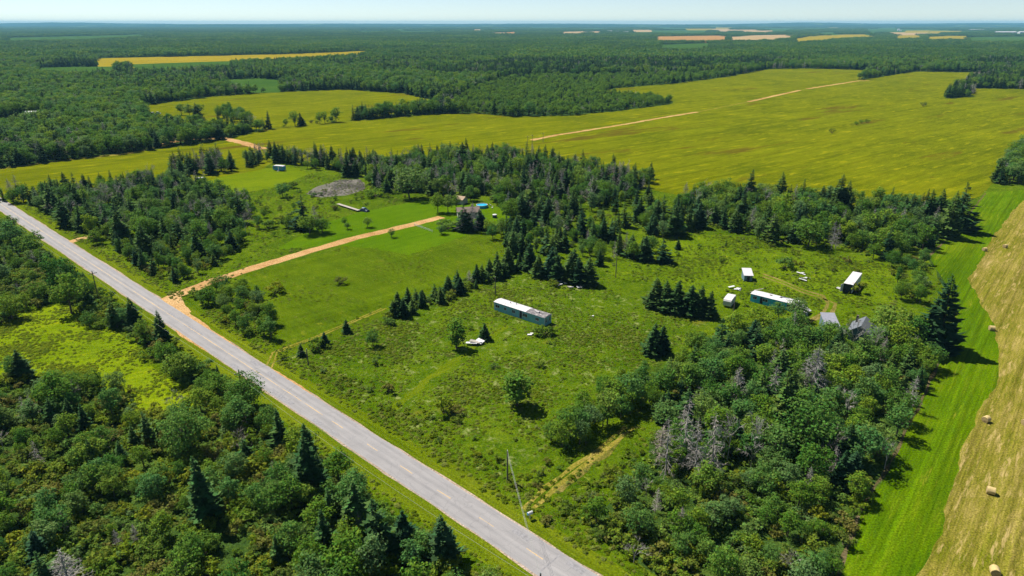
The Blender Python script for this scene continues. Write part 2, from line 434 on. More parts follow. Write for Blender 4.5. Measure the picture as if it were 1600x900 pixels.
def far(top, bot, h=12.0):
    """a far field: top row on the ground, bottom row seen over tree tops"""
    return [G(u, v) for u, v in top] + [G(u, v, h) for u, v in reversed(bot)]
FAR = [
    ('far_yellow', far([(150, 91), (300, 88), (450, 84.5), (588, 79)], [(150, 95.5), (300, 94), (400, 90.5), (560, 82.5)])),
    ('far_green', far([(205, 100.5), (360, 95.5)], [(205, 105), (362, 98.5)])),
    ('far_green', far([(352, 124.5), (400, 122.5), (438, 125)], [(356, 125.5), (395, 128), (434, 128)])),
    ('far_green', far([(60, 106), (110, 104.5), (178, 104)], [(60, 108.5), (110, 108), (178, 106)])),
    ('far_green', far([(10, 59), (205, 54.5)], [(10, 63), (205, 57.5)])),
    ('far_green', far([(205, 54), (225, 53.5)], [(200, 56), (225, 55)])),
    ('far_orange', far([(1024, 57), (1085, 56), (1138, 55.5)], [(1024, 61.5), (1085, 62), (1138, 61)])),
    ('far_tan', far([(1140, 57.5), (1180, 55), (1240, 54)], [(1138, 62), (1180, 62), (1240, 58)])),
    ('far_yellow', far([(1240, 61), (1268, 56), (1320, 54), (1370, 53.6)], [(1240, 64.5), (1280, 62), (1330, 57.5), (1370, 57)])),
    ('far_green', far([(1030, 70), (1110, 67)], [(1030, 74), (1110, 71)])),
    ('far_yellow', far([(1398, 55), (1442, 54.6)], [(1398, 59.5), (1442, 58.5)])),
    ('far_yellow', far([(1446, 58), (1470, 56), (1512, 56)], [(1446, 61), (1470, 60), (1512, 59)])),
    ('far_green', far([(1512, 58), (1660, 56)], [(1512, 63), (1660, 63)])),
    ('far_green', far([(985, 47.5), (1110, 46.8)], [(985, 50.5), (1110, 49.8)])),
    ('far_green', far([(1050, 49), (1100, 48)], [(1040, 51.5), (1100, 51)])),
    ('far_green', far([(1350, 44.8), (1470, 46)], [(1350, 48), (1470, 50)])),
    ('far_green', far([(1200, 46.5), (1235, 46.5)], [(1200, 49), (1235, 48.5)])),
    ('far_tan', far([(873, 50), (918, 48.6)], [(873, 52), (918, 51)])),
    ('far_orange', far([(792, 50.2), (812, 49.4)], [(792, 53), (812, 52)])),
    ('far_tan', far([(735, 46), (757, 45.6)], [(735, 47.2), (757, 46.8)])),
    ('far_tan', far([(770, 51), (790, 50.6)], [(770, 52.2), (790, 51.8)])),
    ('far_tan', far([(920, 49), (945, 48.6)], [(920, 51), (945, 50.5)])),
    ('far_green', far([(830, 42.5), (890, 41.8)], [(830, 43.6), (890, 43)])),
]
rf = random.Random(12)
for i in range(34):                                 # small pale and green fields strewn over the far plain
    u0 = rf.uniform(380, 1560) if i % 3 else rf.uniform(700, 1580)
    v0 = rf.choice((42.2, 43, 44, 45, 46.5, 48, 50.5, 53)) + rf.uniform(-.3, .3); w_ = rf.uniform(18, 70) * (v0 - 36) / 9; d_ = max(.5, (v0 - 36) * rf.uniform(.07, .15))
    FAR.append((rf.choice(('far_green', 'far_green', 'far_green', 'far_tan', 'far_yellow')), far([(u0, v0), (u0 + w_, v0 - rf.uniform(-.3, .4))], [(u0 + rf.uniform(-6, 6), v0 + d_ + (v0 - 36) * .02), (u0 + w_ * rf.uniform(.7, 1.1), v0 + d_)])))
sheet('grassland', F['grass'], M['grass'], 0.006, 6, 1.5, 3)
sheet('mustard_field', F['big'], M['yellow'], 0.012, 9, 2.5, 4)
sheet('upper_field', F['upper'], M['yellow'], 0.012, 9, 2.5, 5)
sheet('sunny_lawn', F['lawn_pale'], M['lawn_pale'], 0.014, 5, 1.2, 6)
sheet('house_lawn', F['lawn'], M['lawn'], 0.014, 4, 1.0, 7)
sheet('olive_meadow', F['meadow'], M['meadow'], 0.010, 4, 1.3, 8)
sheet('overgrown_lot', F['lot'], M['lot'], 0.0145, 3, 1.2, 9)
sheet('bright_meadow', F['left'], M['bright'], 0.012, 3, 1.4, 10)
sheet('scrub_meadow', F['scrub'], M['yard'], 0.018, 4, 1.6, 11)
sheet('grassland', pw([(1530, 304), (1552, 288), (1562, 260), (1600, 231), (1780, 250), (1780, 315), (1640, 303), (1600, 300)]), M['grass'], 0.0165, 3, 0.6, 95)
sheet('hay_field', F['hay_green'], M['hay_green'], 0.021, 3, 0.5, 12)
sheet('straw_field', F['straw'], M['straw'], 0.026, 2.0, 0.7, 13)
for i, (mk, poly) in enumerate(FAR):
    sheet({'far_yellow': 'ripe_field', 'far_green': 'crop_field', 'far_orange': 'ploughed_field', 'far_tan': 'stubble_field'}[mk], poly, M[mk], 0.05 + 0.004 * i, 60, 8, 20 + i)
F['heath'] = pw([(478, 303), (500, 290), (530, 281), (565, 280), (570, 296), (540, 306), (500, 309)])
sheet('heath_patch', F['heath'], M['grey_herb'], 0.016, 2, 1.0, 14)

M['scrub_floor'] = ground_mat('woodland_floor', (0.020, 0.045, 0.010), (0.040, 0.075, 0.012), (0.070, 0.105, 0.014), bump=0.6)
sheet('woodland_floor', [R(-310, -8), R(-110, -7.5), R(22, -10), G(760, 985), G(0, 985), G(-130, 985), G(-160, 645), G(0, 602), G(20, 582), G(50, 606), G(118, 604), G(190, 614), G(216, 644), G(292, 650), G(304, 616), G(252, 572), G(225, 542), G(190, 507), G(128, 506), G(125, 474), G(80, 470), G(40, 480), G(0, 500), G(-160, 540), G(-160, 340)], M['scrub_floor'], 0.010, 3, 1.0, 90)
sheet('woodland_floor', pw([(1090, 545), (1150, 510), (1190, 500), (1245, 502), (1284, 528), (1330, 562), (1378, 545), (1440, 512), (1472, 545), (1428, 640), (1388, 722), (1338, 805), (1302, 895), (1292, 985), (1010, 985)]) + [R(30, 9), R(4, 11)] + pw([(905, 818), (1004, 755), (1012, 690), (1045, 630)]), M['scrub_floor'], 0.022, 3, 1.0, 91)

# roadside verges, gravel shoulders, the paved road and its markings
sheet('verge', [R(-330, 2.7), R(60, 2.7), R(60, 6.5), R(-120, 6.6), R(-330, 7.5)], M['verge'], 0.018, 3, 0.6, 15)
sheet('verge', [R(-330, -2.7), R(60, -2.7), R(60, -7.0), R(-120, -6.4), R(-330, -6.5)], M['verge'], 0.018, 3, 0.6, 16)

def road_mat():
    m, nt, out = new_mat('bleached_asphalt')
    tc = nt.nodes.new('ShaderNodeTexCoord').outputs['Object']
    sep = nt.nodes.new('ShaderNodeSeparateXYZ'); nt.links.new(tc, sep.inputs[0])
    blot = noise(nt, mapping(nt, tc, 0, (0.16, 0.55, 1)), 1.0, 6, 0.65)
    lane = noise(nt, mapping(nt, tc, 0, (0.015, 1.6, 1)), 1.0, 3, 0.6)
    grit = noise(nt, tc, 5.0, 3, 0.7)
    f = math_node(nt, 'ADD', math_node(nt, 'MULTIPLY', blot, 0.45), math_node(nt, 'ADD', math_node(nt, 'MULTIPLY', lane, 0.35), math_node(nt, 'MULTIPLY', grit, 0.2)))
    c = ramp(nt, maprange(nt, f, 0.33, 0.67), [(0, (0.175, 0.168, 0.166)), (0.5, (0.240, 0.228, 0.222)), (1, (0.305, 0.288, 0.277))])
    # worn wheel paths, a shade lighter
    wave = math_node(nt, 'COSINE', math_node(nt, 'MULTIPLY', sep.outputs[1], 4.2), 0)
    c = mix(nt, math_node(nt, 'MULTIPLY', maprange(nt, wave, -1, 1, 0, 1), 0.20), c, (0.38, 0.350, 0.335))
    crack = nt.nodes.new('ShaderNodeTexVoronoi'); crack.feature = 'DISTANCE_TO_EDGE'
    crack.inputs['Scale'].default_value = 0.23
    wv = nt.nodes.new('ShaderNodeVectorMath'); wv.operation = 'ADD'
    nz = nt.nodes.new('ShaderNodeTexNoise'); nz.inputs['Scale'].default_value = 0.7
    nt.links.new(tc, nz.inputs['Vector']); nt.links.new(tc, wv.inputs[0]); nt.links.new(nz.outputs['Color'], wv.inputs[1])
    nt.links.new(wv.outputs[0], crack.inputs['Vector'])
    cm = maprange(nt, crack.outputs['Distance'], 0.0, 0.014, 0.28, 0.0)
    c = mix(nt, cm, c, (0.12, 0.115, 0.115))
    b = nt.nodes.new('ShaderNodeBsdfPrincipled'); b.inputs['Roughness'].default_value = 0.9
    b.inputs['Specular IOR Level'].default_value = 0.2
    nt.links.new(c, b.inputs['Base Color']); nt.links.new(b.outputs[0], out.inputs['Surface'])
    return m
M['road'] = road_mat()
M['patch'] = plain_mat('tar_patch', (0.225, 0.215, 0.215), 0.9, 0.3, 2.0)
M['line'] = plain_mat('worn_yellow_paint', (0.50, 0.34, 0.16), 0.8, 0.2, 3.0, second=(0.32, 0.28, 0.25), amt=0.5)
M['gravel'] = ground_mat('gravel_edge', (0.22, 0.16, 0.11), (0.33, 0.25, 0.18), (0.42, 0.33, 0.26), size=0.5)
for s in (1, -1):
    sheet('gravel_shoulder', [R(-330, s * 2.6), R(60, s * 2.6), R(60, s * 3.25), R(-330, s * 3.35)], M['gravel'], 0.024, 1.5, 0.22, 17 + s)

sheet('red_shoulder', [R(-128, 2.8), R(-98, 2.8), R(-90, 2.9), R(-100, 3.4), R(-112, 3.6), R(-121, 4.0), R(-129, 4.2)], M['dirt'], 0.028, 1.2, 0.3, 19)
sheet('red_shoulder', [R(-80, 2.8), R(-60, 2.8), R(-68, 3.5), R(-76, 3.6)], M['dirt'], 0.028, 1.2, 0.25, 21)
sheet('red_shoulder', [R(-120, -2.8), R(-96, -2.8), R(-102, -3.5), R(-114, -3.6)], M['dirt'], 0.028, 1.2, 0.25, 22)

road = bpy.data.objects.new('paved_road', bpy.data.meshes.new('paved_road'))
rn_ = random.Random(3)
vv, ff = [], []
N = 240
for i in range(N + 1):
    t = -340 + 400 * i / N
    vv += [(t, -2.95 + rn_.uniform(-0.09, 0.09), 0), (t, 2.95 + rn_.uniform(-0.09, 0.09), 0)]
    if i: ff.append((2 * i - 2, 2 * i, 2 * i + 1, 2 * i - 1))
road.data.from_pydata(vv, [], ff); road.data.materials.append(M['road'])
link(road); tag(road, kind='structure')
road.location = (0, 83.3, 0.035); road.rotation_euler = (0, 0, math.atan2(RD.y, RD.x))

def on_road(name, rects, mat, z):
    for (t0, t1, o0, o1) in rects:
        rr = random.Random(int(t0 * 10))
        j = lambda: rr.uniform(-0.06, 0.06)
        n = max(2, int((t1 - t0) / 1.5) + 1)
        v, f = [], []
        for i in range(n):
            t = t0 + (t1 - t0) * i / (n - 1)
            v += [(t, o0 + j(), z), (t, o1 + j(), z)]
            if i: f.append((2 * i - 2, 2 * i, 2 * i + 1, 2 * i - 1))
        mesh_obj(name, v, f, mat, road)
def road_t(u, v):
    p = Vector(G(u, v)) - Vector((0, 83.3))
    return p.dot(RD), p.dot(RN)
dash = [((522, 656), (538, 668)), ((575, 693), (592, 704)), ((626, 727), (645, 740)), ((684, 765), (704, 779)), ((750, 808), (772, 823)), ((824, 856), (850, 873))]
on_road('centre_dash', [(road_t(*a)[0], road_t(*b)[0], -0.07, 0.08) for a, b in dash], M['line'], 0.004)
on_road('centre_line', [(-340, road_t(508, 647)[0], -0.07, 0.07)], M['line'], 0.004)
pt = [((424, 608), (437, 619)), ((437, 619), (458, 632)), ((489, 655), (503, 664)), ((392, 564), (405, 572)), ((418, 582), (432, 590)), ((516, 671), (526, 681)), ((360, 569), (372, 576)), ((395, 590), (409, 601)),
      ((126, 411), (138, 418)), ((142, 422), (152, 428)), ((158, 412), (172, 420)), ((175, 422), (183, 427)), ((41, 342), (51, 346)), ((262, 488), (276, 496)), ((288, 508), (318, 523)), ((800, 830), (830, 842)), ((885, 880), (915, 893))]
rects = []
for a, b in pt:
    ta, oa = road_t(*a); tb, ob = road_t(*b)
    o = max(-2.2, min(2.2, (oa + ob) / 2))
    t0, t1 = min(ta, tb), max(ta, tb)
    rects.append((t0, max(t1, t0 + 1.6), o - 0.55, o + 0.55))
on_road('asphalt_patch', rects, M['patch'], 0.0035)
on_road('asphalt_patch', [(-63.5, -63.2, -2.8, 2.8), (-41.5, -41.3, -2.8, 0.2), (7.5, 7.75, -2.7, 2.6)], M['patch'], 0.003)

strip('painted_edge_shade', [G(1302, 915), G(1343, 801), G(1391, 722), G(1433, 640), G(1471, 557), G(1494, 500)], 0.6, M['edge_shade'], 0.030, 0.3, 55)  # both strips paint the shade line between hedgerow and hay field
strip('painted_edge_shade', [G(1450, 402), G(1500, 352), G(1540, 302)], 0.6, M['edge_shade'], 0.030, 0.3, 56)
# dirt drive to the house, field tracks
strip('dirt_drive', [R(-126, 2.8), G(262, 467), G(330, 440), G(400, 417.5), G(480, 393.5), G(555, 372), G(640, 352), G(690, 339)], 4.6, M['dirt'], 0.030, 0.28, 31)
sheet('drive_mouth', [R(-131, 2.8), R(-121, 2.8), G(282, 463), G(270, 463)], M['dirt'], 0.033, 1.0, 0.3, 32)
strip('dirt_drive', [R(road_t(112, 378)[0], 2.6), G(124, 373.5), G(144, 369)], 3.2, M['dirt'], 0.030, 0.4, 33)
strip('dirt_track', [G(250, 224), G(300, 218.5), G(345, 215.5), G(375, 222), G(412, 233)], 7.0, M['dirt'], 0.034, 0.8, 34)
strip('dirt_track', [G(-70, 274), G(0, 264), G(110, 249), G(200, 240), G(262, 226)], 5.0, M['dirt_track'], 0.030, 1.2, 35)
strip('dirt_track', [G(830, 219), G(870, 211), G(960, 197), G(1040, 183), G(1090, 175)], 3.8, M['dirt'], 0.034, 0.7, 36)
strip('dirt_track', [G(1090, 175), G(1170, 159)], 2.2, M['dirt_track'], 0.034, 0.6, 37)
strip('dirt_track', [G(1170, 159), G(1250, 141)], 4.5, M['dirt'], 0.034, 0.8, 38)
strip('dirt_track', [G(1260, 139), G(1340, 126.5), G(1358, 126)], 4.5, M['dirt'], 0.034, 0.9, 39)
for k, off in enumerate((-0.85, 0.85)):
    strip('wheel_track', [(G(825, 795)[0] + off, G(825, 795)[1]), (G(860, 762)[0] + off, G(860, 762)[1]), (G(905, 728)[0] + off, G(905, 728)[1]), (G(950, 695)[0] + off, G(950, 695)[1]), (G(985, 668)[0] + off, G(985, 668)[1])], 0.9, M['dirt_track'], 0.030, 0.25, 40 + k)
    d = 4.2 * (k - 0.5)
    strip('wheel_track', [G(1192, 430 + d), G(1222, 441 + d), G(1255, 455 + d), G(1285, 464 + d), G(1300 + 3 * d, 474), G(1293 + 3 * d, 489), G(1270, 499 + d), G(1250, 506 + d)], 1.0, M['path_soil'], 0.030, 0.25, 44 + k)
    d = 1.6 * (k - 0.5)
    strip('wheel_track', [R(-80 + off * 1.2, 3.0), G(430 + 4 * d, 551), G(500 + 4 * d, 524), G(600 + 4 * d, 482)], 0.55, M['dirt_track'], 0.030, 0.15, 48 + k)
sheet('mown_path', pw([(600, 642), (650, 604), (700, 566), (748, 533), (790, 509), (797, 512), (750, 539), (702, 575), (652, 615), (608, 646)]), M['lot_path'], 0.0185, 1.0, 0.8, 53)
sheet('bare_path', pw([(866, 772), (895, 745), (940, 706), (975, 676), (985, 672), (960, 700), (915, 740), (880, 772)]), M['path_soil'], 0.026, 1.0, 0.6, 52)
# ------------------------------------------------------------------ plants: prototypes of height 1
def tri_tube(V, Fc, a, b, r0, r1, n=3):
    a, b = Vector(a), Vector(b); d = (b - a).normalized()
    u = d.cross(Vector((0, 0, 1)) if abs(d.z) < 0.9 else Vector((1, 0, 0))).normalized(); w = d.cross(u)
    k = len(V)
    for p, r in ((a, r0), (b, r1)):
        for i in range(n):
            c = 2 * math.pi * i / n
            V.append(tuple(p + (u * math.cos(c) + w * math.sin(c)) * r))
    for i in range(n):
        Fc.append((k + i, k + (i + 1) % n, k + n + (i + 1) % n, k + n + i))

def rand_dir(rn):
    z = rn.uniform(-1, 1); a = rn.uniform(0, 2 * math.pi); s = math.sqrt(1 - z * z)
    return Vector((s * math.cos(a), s * math.sin(a), z))

def card(V, Fc, c, nrm, size, rn, bend=0.25, asp=0.7):
    """one leaf clump: a small bent leaf-shaped face"""
    u = nrm.cross(rand_dir(rn))
    if u.length < 1e-3: u = nrm.orthogonal()
    u.normalize(); w = nrm.cross(u).normalized()
    k = len(V); s = size; h = s * asp
    V.append(tuple(c - u * s - nrm * s * bend * rn.uniform(0.5, 1.5)))
    V.append(tuple(c - w * h)); V.append(tuple(c + w * h))
    V.append(tuple(c + u * s - nrm * s * bend * rn.uniform(0.5, 1.5)))
    Fc.append((k, k + 1, k + 2)); Fc.append((k + 1, k + 3, k + 2))

def spruce_proto(seed, slim=1.0, whorls=19, per=8, ragged=0.2, sub=4, base=0.05, gaps=0.0, lop=0.12):
    rn = random.Random(seed)
    V, Fc = [], []
    lean = Vector((rn.uniform(-.035, .035), rn.uniform(-.035, .035), 0))
    ph, ph2 = rn.uniform(0, 6.28), rn.uniform(0, 6.28)
    for i in range(whorls):
        t = i / (whorls - 1)
        z = base + (0.985 - base) * t ** 0.92 + rn.uniform(-.012, .012)
        rad = 0.255 * slim * (1 - z) ** 0.82 * min(1.0, 0.72 + 2.6 * t) * (1 + rn.uniform(-.14, .10)) + 0.012
        n = max(4, int(per * (1 - 0.45 * t)))
        a0 = rn.uniform(0, 6.28)
        for j in range(n):
            if rn.random() < gaps: continue
            a = a0 + 6.283 * j / n + rn.uniform(-.35, .35)
            L = rad * (1 + rn.uniform(-ragged * 1.8, ragged)) * (1 + lop * math.sin(a + ph) + .5 * lop * math.sin(2 * a + ph2 + 5 * z))
            droop = L * rn.uniform(0.0, 0.5) * (1 - 0.75 * t)
            d = Vector((math.cos(a), math.sin(a), 0)); side = Vector((-d.y, d.x, 0))
            root = lean * z + Vector((0, 0, z))
            for q in range(sub):
                f = 1.0 if q == 0 else rn.uniform(0.45, 0.95)
                aa = 0 if q == 0 else rn.uniform(-.6, .6)
                dd = d * math.cos(aa) + side * math.sin(aa); ss = Vector((-dd.y, dd.x, 0))
                zo = rn.uniform(-.022, .022)
                st = L * rn.uniform(0.05, 0.42) if q else 0.0
                Lq = L * f - st * .5; wd = Lq * rn.uniform(0.13, 0.24) + 0.006
                o = root + d * st + Vector((0, 0, zo - droop * st / max(L, 1e-4) * .6))
                dr = droop * rn.uniform(.4, 1.1); tw = rn.uniform(-.5, .5) * wd
                k = len(V)
                V.append(tuple(o))
                V.append(tuple(o + dd * Lq * 0.6 + ss * wd + Vector((0, 0, -dr * 0.7 - wd * 0.3 + tw))))
                V.append(tuple(o + dd * Lq * 0.6 - ss * wd + Vector((0, 0, -dr * 0.7 - wd * 0.3 - tw))))
                V.append(tuple(o + dd * Lq + Vector((0, 0, -dr * rn.uniform(0.6, 1.0) + Lq * rn.uniform(0, .12)))))
                Fc += [(k, k + 2, k + 1), (k + 1, k + 2, k + 3)]
    k = len(V)
    V += [(lean.x + .008, lean.y, .93), (lean.x - .005, lean.y + .007, .93), (lean.x - .005, lean.y - .007, .93), (lean.x, lean.y, 1.0)]
    Fc += [(k, k + 1, k + 3), (k + 1, k + 2, k + 3), (k + 2, k, k + 3)]
    TV, TF = [], []
    tri_tube(TV, TF, (0, 0, -0.02), (lean.x * .5, lean.y * .5, 0.5), 0.016, 0.010, 6)
    tri_tube(TV, TF, (lean.x * .5, lean.y * .5, 0.5), (lean.x, lean.y, 0.96), 0.010, 0.002, 6)
    return (V, Fc), (TV, TF)

def broad_proto(seed, width=0.36, lobes=22, per=56, size=0.027, low=0.22, tall=1.0, gap=0.0):
    rn = random.Random(seed)
    V, Fc, TV, TF = [], [], [], []
    cz = (low + 1.0) / 2; hz = (1.0 - low) / 2
    fork = Vector((rn.uniform(-.02, .02), rn.uniform(-.02, .02), low + 0.10))
    tri_tube(TV, TF, (0, 0, -0.02), fork, 0.022, 0.015, 6)
    L = []
    for i in range(lobes):
        for _ in range(30):
            d = rand_dir(rn)
            f = rn.uniform(0.45, 0.86)
            taper = 1.0 - 0.32 * max(0, d.z) - 0.18 * max(0, -d.z)
            p = Vector((d.x * width * f * taper, d.y * width * f * taper, cz + d.z * hz * f))
            if all((p - q).length > 0.085 for q, _ in L): break
        r = rn.uniform(0.085, 0.155) * (0.7 + width)
        L.append((p, r))
    for p, r in L:
        mid = fork.lerp(p, 0.5) + Vector((rn.uniform(-.03, .03), rn.uniform(-.03, .03), -0.02))
        tri_tube(TV, TF, fork, mid, 0.010, 0.006); tri_tube(TV, TF, mid, p, 0.006, 0.002)
        for j in range(per):
            d = rand_dir(rn)
            if d.z < -0.35 and rn.random() < 0.6: d.z = -d.z
            if gap and rn.random() < gap: continue
            rr = r * rn.uniform(0.55, 1.12)
            c = p + Vector((d.x, d.y, d.z * 0.85)) * rr
            nrm = (d * 0.75 + Vector((0, 0, 0.35)) + rand_dir(rn) * 0.65).normalized()
            card(V, Fc, c, nrm, size * rn.uniform(0.65, 1.35), rn)
    return (V, Fc), (TV, TF)

def shrub_proto(seed, width=0.62, lobes=10, per=36, size=0.068):
    rn = random.Random(seed)
    V, Fc, TV, TF = [], [], [], []
    for i in range(lobes):
        a = rn.uniform(0, 6.28); f = math.sqrt(rn.uniform(0.0, 1)) * width * 0.72
        p = Vector((math.cos(a) * f, math.sin(a) * f, rn.uniform(0.30, 0.80) - 0.35 * (f / width) ** 2))
        r = rn.uniform(0.17, 0.27)
        tri_tube(TV, TF, (rn.uniform(-.06, .06), rn.uniform(-.06, .06), -0.03), p, 0.022, 0.006)
        for j in range(per):
            d = rand_dir(rn)
            if d.z < -0.2: d.z = -d.z * 0.6
            c = p + d * r * rn.uniform(0.5, 1.12)
            c.z = max(c.z, 0.02)
            nrm = (d * 0.7 + Vector((0, 0, 0.35)) + rand_dir(rn) * 0.7).normalized()
            card(V, Fc, c, nrm, size * rn.uniform(0.6, 1.35), rn)
    return (V, Fc), (TV, TF)

def dead_proto(seed, kind='spruce', n=64):
    rn = random.Random(seed)
    V, Fc, TV, TF = [], [], [], []
    if kind == 'spruce':
        lean = Vector((rn.uniform(-.04, .04), rn.uniform(-.04, .04), 0))
        tri_tube(TV, TF, (0, 0, -0.02), lean * .5 + Vector((0, 0, .5)), 0.016, 0.010, 6)
        tri_tube(TV, TF, lean * .5 + Vector((0, 0, .5)), lean + Vector((0, 0, 1)), 0.010, 0.002, 6)
        for i in range(n):
            z = rn.uniform(0.15, 0.97); a = rn.uniform(0, 6.28)
            L = (0.24 * (1 - z) ** 0.8 + 0.02) * rn.uniform(0.6, 1.15)
            o = lean * z + Vector((0, 0, z)); d = Vector((math.cos(a), math.sin(a), rn.uniform(-.35, .1)))
            e = o + d * L
            tri_tube(V, Fc, o, e, 0.0040, 0.0012)
            for j in range(12):
                s = o + (e - o) * rn.uniform(0.2, 1)
                q = s + (d * .6 + rand_dir(rn) * .8).normalized() * L * rn.uniform(.15, .42)
                w = rand_dir(rn) * 0.0034
                k = len(V); V += [tuple(s - w), tuple(s + w), tuple(q)]; Fc.append((k, k + 1, k + 2))
    else:
        def grow(o, d, L, r, depth):
            e = o + d * L
            tri_tube(TV if depth == 0 else V, TF if depth == 0 else Fc, o, e, r, r * .6, 5 if depth == 0 else 3)
            if depth >= 3:
                for j in range(7):
                    s = o + (e - o) * rn.uniform(0.1, 1)
                    q = s + (d + rand_dir(rn) * .9).normalized() * L * rn.uniform(.4, .9)
                    w = rand_dir(rn) * 0.0036
                    k = len(V); V.extend([tuple(s - w), tuple(s + w), tuple(q)]); Fc.append((k, k + 1, k + 2))
                return
            for j in range(3 if depth else 4):
                nd = (d + rand_dir(rn) * (.55 + .1 * depth)).normalized(); nd.z = max(nd.z, 0.05)
                grow(o + (e - o) * rn.uniform(.6, 1), nd, L * rn.uniform(.5, .8), r * .58, depth + 1)
        grow(Vector((0, 0, -.02)), Vector((rn.uniform(-.06, .06), rn.uniform(-.06, .06), 1)).normalized(), .42, .012, 0)
        mz = max(p[2] for p in V)
        V = [(p[0] / mz, p[1] / mz, p[2] / mz) for p in V]; TV = [(p[0] / mz, p[1] / mz, p[2] / mz) for p in TV]
    return (V, Fc), (TV, TF)

def tuft_proto(seed, n=26, spread=0.5):
    """clump of long grass: arching leaf-shaped blades over a low dome"""
    rn = random.Random(seed); V, Fc = [], []
    for i in range(n):
        a = rn.uniform(0, 6.28); f = math.sqrt(rn.random())
        d = Vector((math.cos(a), math.sin(a), 0))
        c = d * f * spread + Vector((0, 0, (1 - .7 * f * f) * rn.uniform(.55, .85)))
        nrm = (d * f * .6 + Vector((0, 0, 1.2)) + rand_dir(rn) * .4).normalized()
        card(V, Fc, c, nrm, rn.uniform(.16, .30), rn, .5, .45)
    return V, Fc

# each kind: list of variants (crown, trunk, crown material, trunk material, words for its build)
PROTO = {
    'spruce_tree': [spruce_proto(1, 1.0, 24, 9), spruce_proto(2, 1.25, 22, 9), spruce_proto(3, 0.8, 26, 8), spruce_proto(4, 1.1, 22, 8, .4, gaps=.12, lop=.25), spruce_proto(5, 1.45, 22, 12, .25, sub=5), spruce_proto(6, 0.9, 24, 7, .5, gaps=.25, lop=.3), spruce_proto(7, 1.2, 22, 8, .35, base=.14, lop=.22), spruce_proto(8, 1.0, 25, 8, .3, gaps=.1, lop=.35)],
    'broadleaf_tree': [broad_proto(11), broad_proto(12, .42, 26), broad_proto(13, .30, 20), broad_proto(14, .40, 24, gap=.25), broad_proto(15, .46, 28), broad_proto(16, .34, 22, gap=.35), broad_proto(17, .15, 16, 56, .026, .06), broad_proto(18, .38, 24, low=.12), broad_proto(19, .47, 42, 78, .0185, low=.10)],
    'shrub': [shrub_proto(21), shrub_proto(22, .75, 12), shrub_proto(23, .5, 9), shrub_proto(24, .85, 14, 30), shrub_proto(25, .6, 8, 30)],
    'dead_tree': [dead_proto(31, 'spruce', 100), dead_proto(32, 'spruce', 130), dead_proto(33, 'broad'), dead_proto(34, 'broad'), dead_proto(35, 'spruce', 80)],
}
BUILD = {
    'spruce_tree': ['well-shaped', 'broad', 'slim', 'ragged', 'wide squat', 'slim ragged', 'open-based', 'lopsided'],
    'broadleaf_tree': ['rounded', 'spreading', 'narrow', 'open-crowned', 'wide-crowned', 'thin-crowned', 'columnar', 'low-branched', 'massive'],
    'shrub': ['rounded', 'sprawling', 'upright', 'wide low', 'loose'],
    'dead_tree': ['bare', 'twiggy', 'forked', 'branching', 'sparse'],
}
KMAT = {'spruce_tree': ('spruce', 'bark'), 'broadleaf_tree': ('leaf', 'bark'), 'shrub': ('shrub', 'bark'), 'dead_tree': ('dead', 'dead')}
CROWN = {'spruce_tree': 'crown', 'broadleaf_tree': 'crown', 'shrub': 'foliage', 'dead_tree': 'bare_branches'}
STEM = {'spruce_tree': 'trunk', 'broadleaf_tree': 'trunk', 'shrub': 'stem', 'dead_tree': 'trunk'}
MESHES = {}
def plant_meshes(kind, var):
    if (kind, var) not in MESHES:
        (V, Fc), (TV, TF) = PROTO[kind][var]
        out = []
        for nm, v, f, mk in ((CROWN[kind], V, Fc, KMAT[kind][0]), (STEM[kind], TV, TF, KMAT[kind][1])):
            me = bpy.data.meshes.new(nm); me.from_pydata(v, [], f); me.materials.append(M[mk]); me.update(); out.append(me)
        MESHES[(kind, var)] = out
    return MESHES[(kind, var)]

# ------------------------------------------------------------------ scattering (stuff): templates and points in one mesh, instanced by nodes
_groups = {}
def scatter_group(n):
    if n in _groups: return _groups[n]
    ng = bpy.data.node_groups.new('scatter', 'GeometryNodeTree')
    ng.interface.new_socket('Geometry', in_out='INPUT', socket_type='NodeSocketGeometry')
    ng.interface.new_socket('Geometry', in_out='OUTPUT', socket_type='NodeSocketGeometry')
    N_, L_ = ng.nodes, ng.links
    gi, go = N_.new('NodeGroupInput'), N_.new('NodeGroupOutput')
    def attr(nm, typ):
        a = N_.new('GeometryNodeInputNamedAttribute'); a.data_type = typ; a.inputs['Name'].default_value = nm
        return next(s for s in a.outputs if s.enabled and s.name == 'Attribute')
    tpl = attr('tpl', 'INT')
    def sep(i):
        c = N_.new('FunctionNodeCompare'); c.data_type = 'INT'; c.operation = 'EQUAL'
        ins = [s for s in c.inputs if s.enabled]
        L_.new(tpl, ins[0]); ins[1].default_value = i
        s = N_.new('GeometryNodeSeparateGeometry'); s.domain = 'POINT'
        L_.new(gi.outputs[0], s.inputs['Geometry']); L_.new(c.outputs[0], s.inputs['Selection'])
        return s.outputs['Selection']
    jn = N_.new('GeometryNodeJoinGeometry')
    for i in range(n):
        g2 = N_.new('GeometryNodeGeometryToInstance'); L_.new(sep(i), g2.inputs[0]); L_.new(g2.outputs[0], jn.inputs[0])
    ip = N_.new('GeometryNodeInstanceOnPoints')
    L_.new(sep(-1), ip.inputs['Points']); L_.new(jn.outputs[0], ip.inputs['Instance'])
    ip.inputs['Pick Instance'].default_value = True
    L_.new(attr('var', 'INT'), ip.inputs['Instance Index'])
    L_.new(attr('rot', 'FLOAT_VECTOR'), ip.inputs['Rotation'])
    L_.new(attr('scl', 'FLOAT_VECTOR'), ip.inputs['Scale'])
    L_.new(ip.outputs[0], go.inputs[0])
    _groups[n] = ng
    return ng

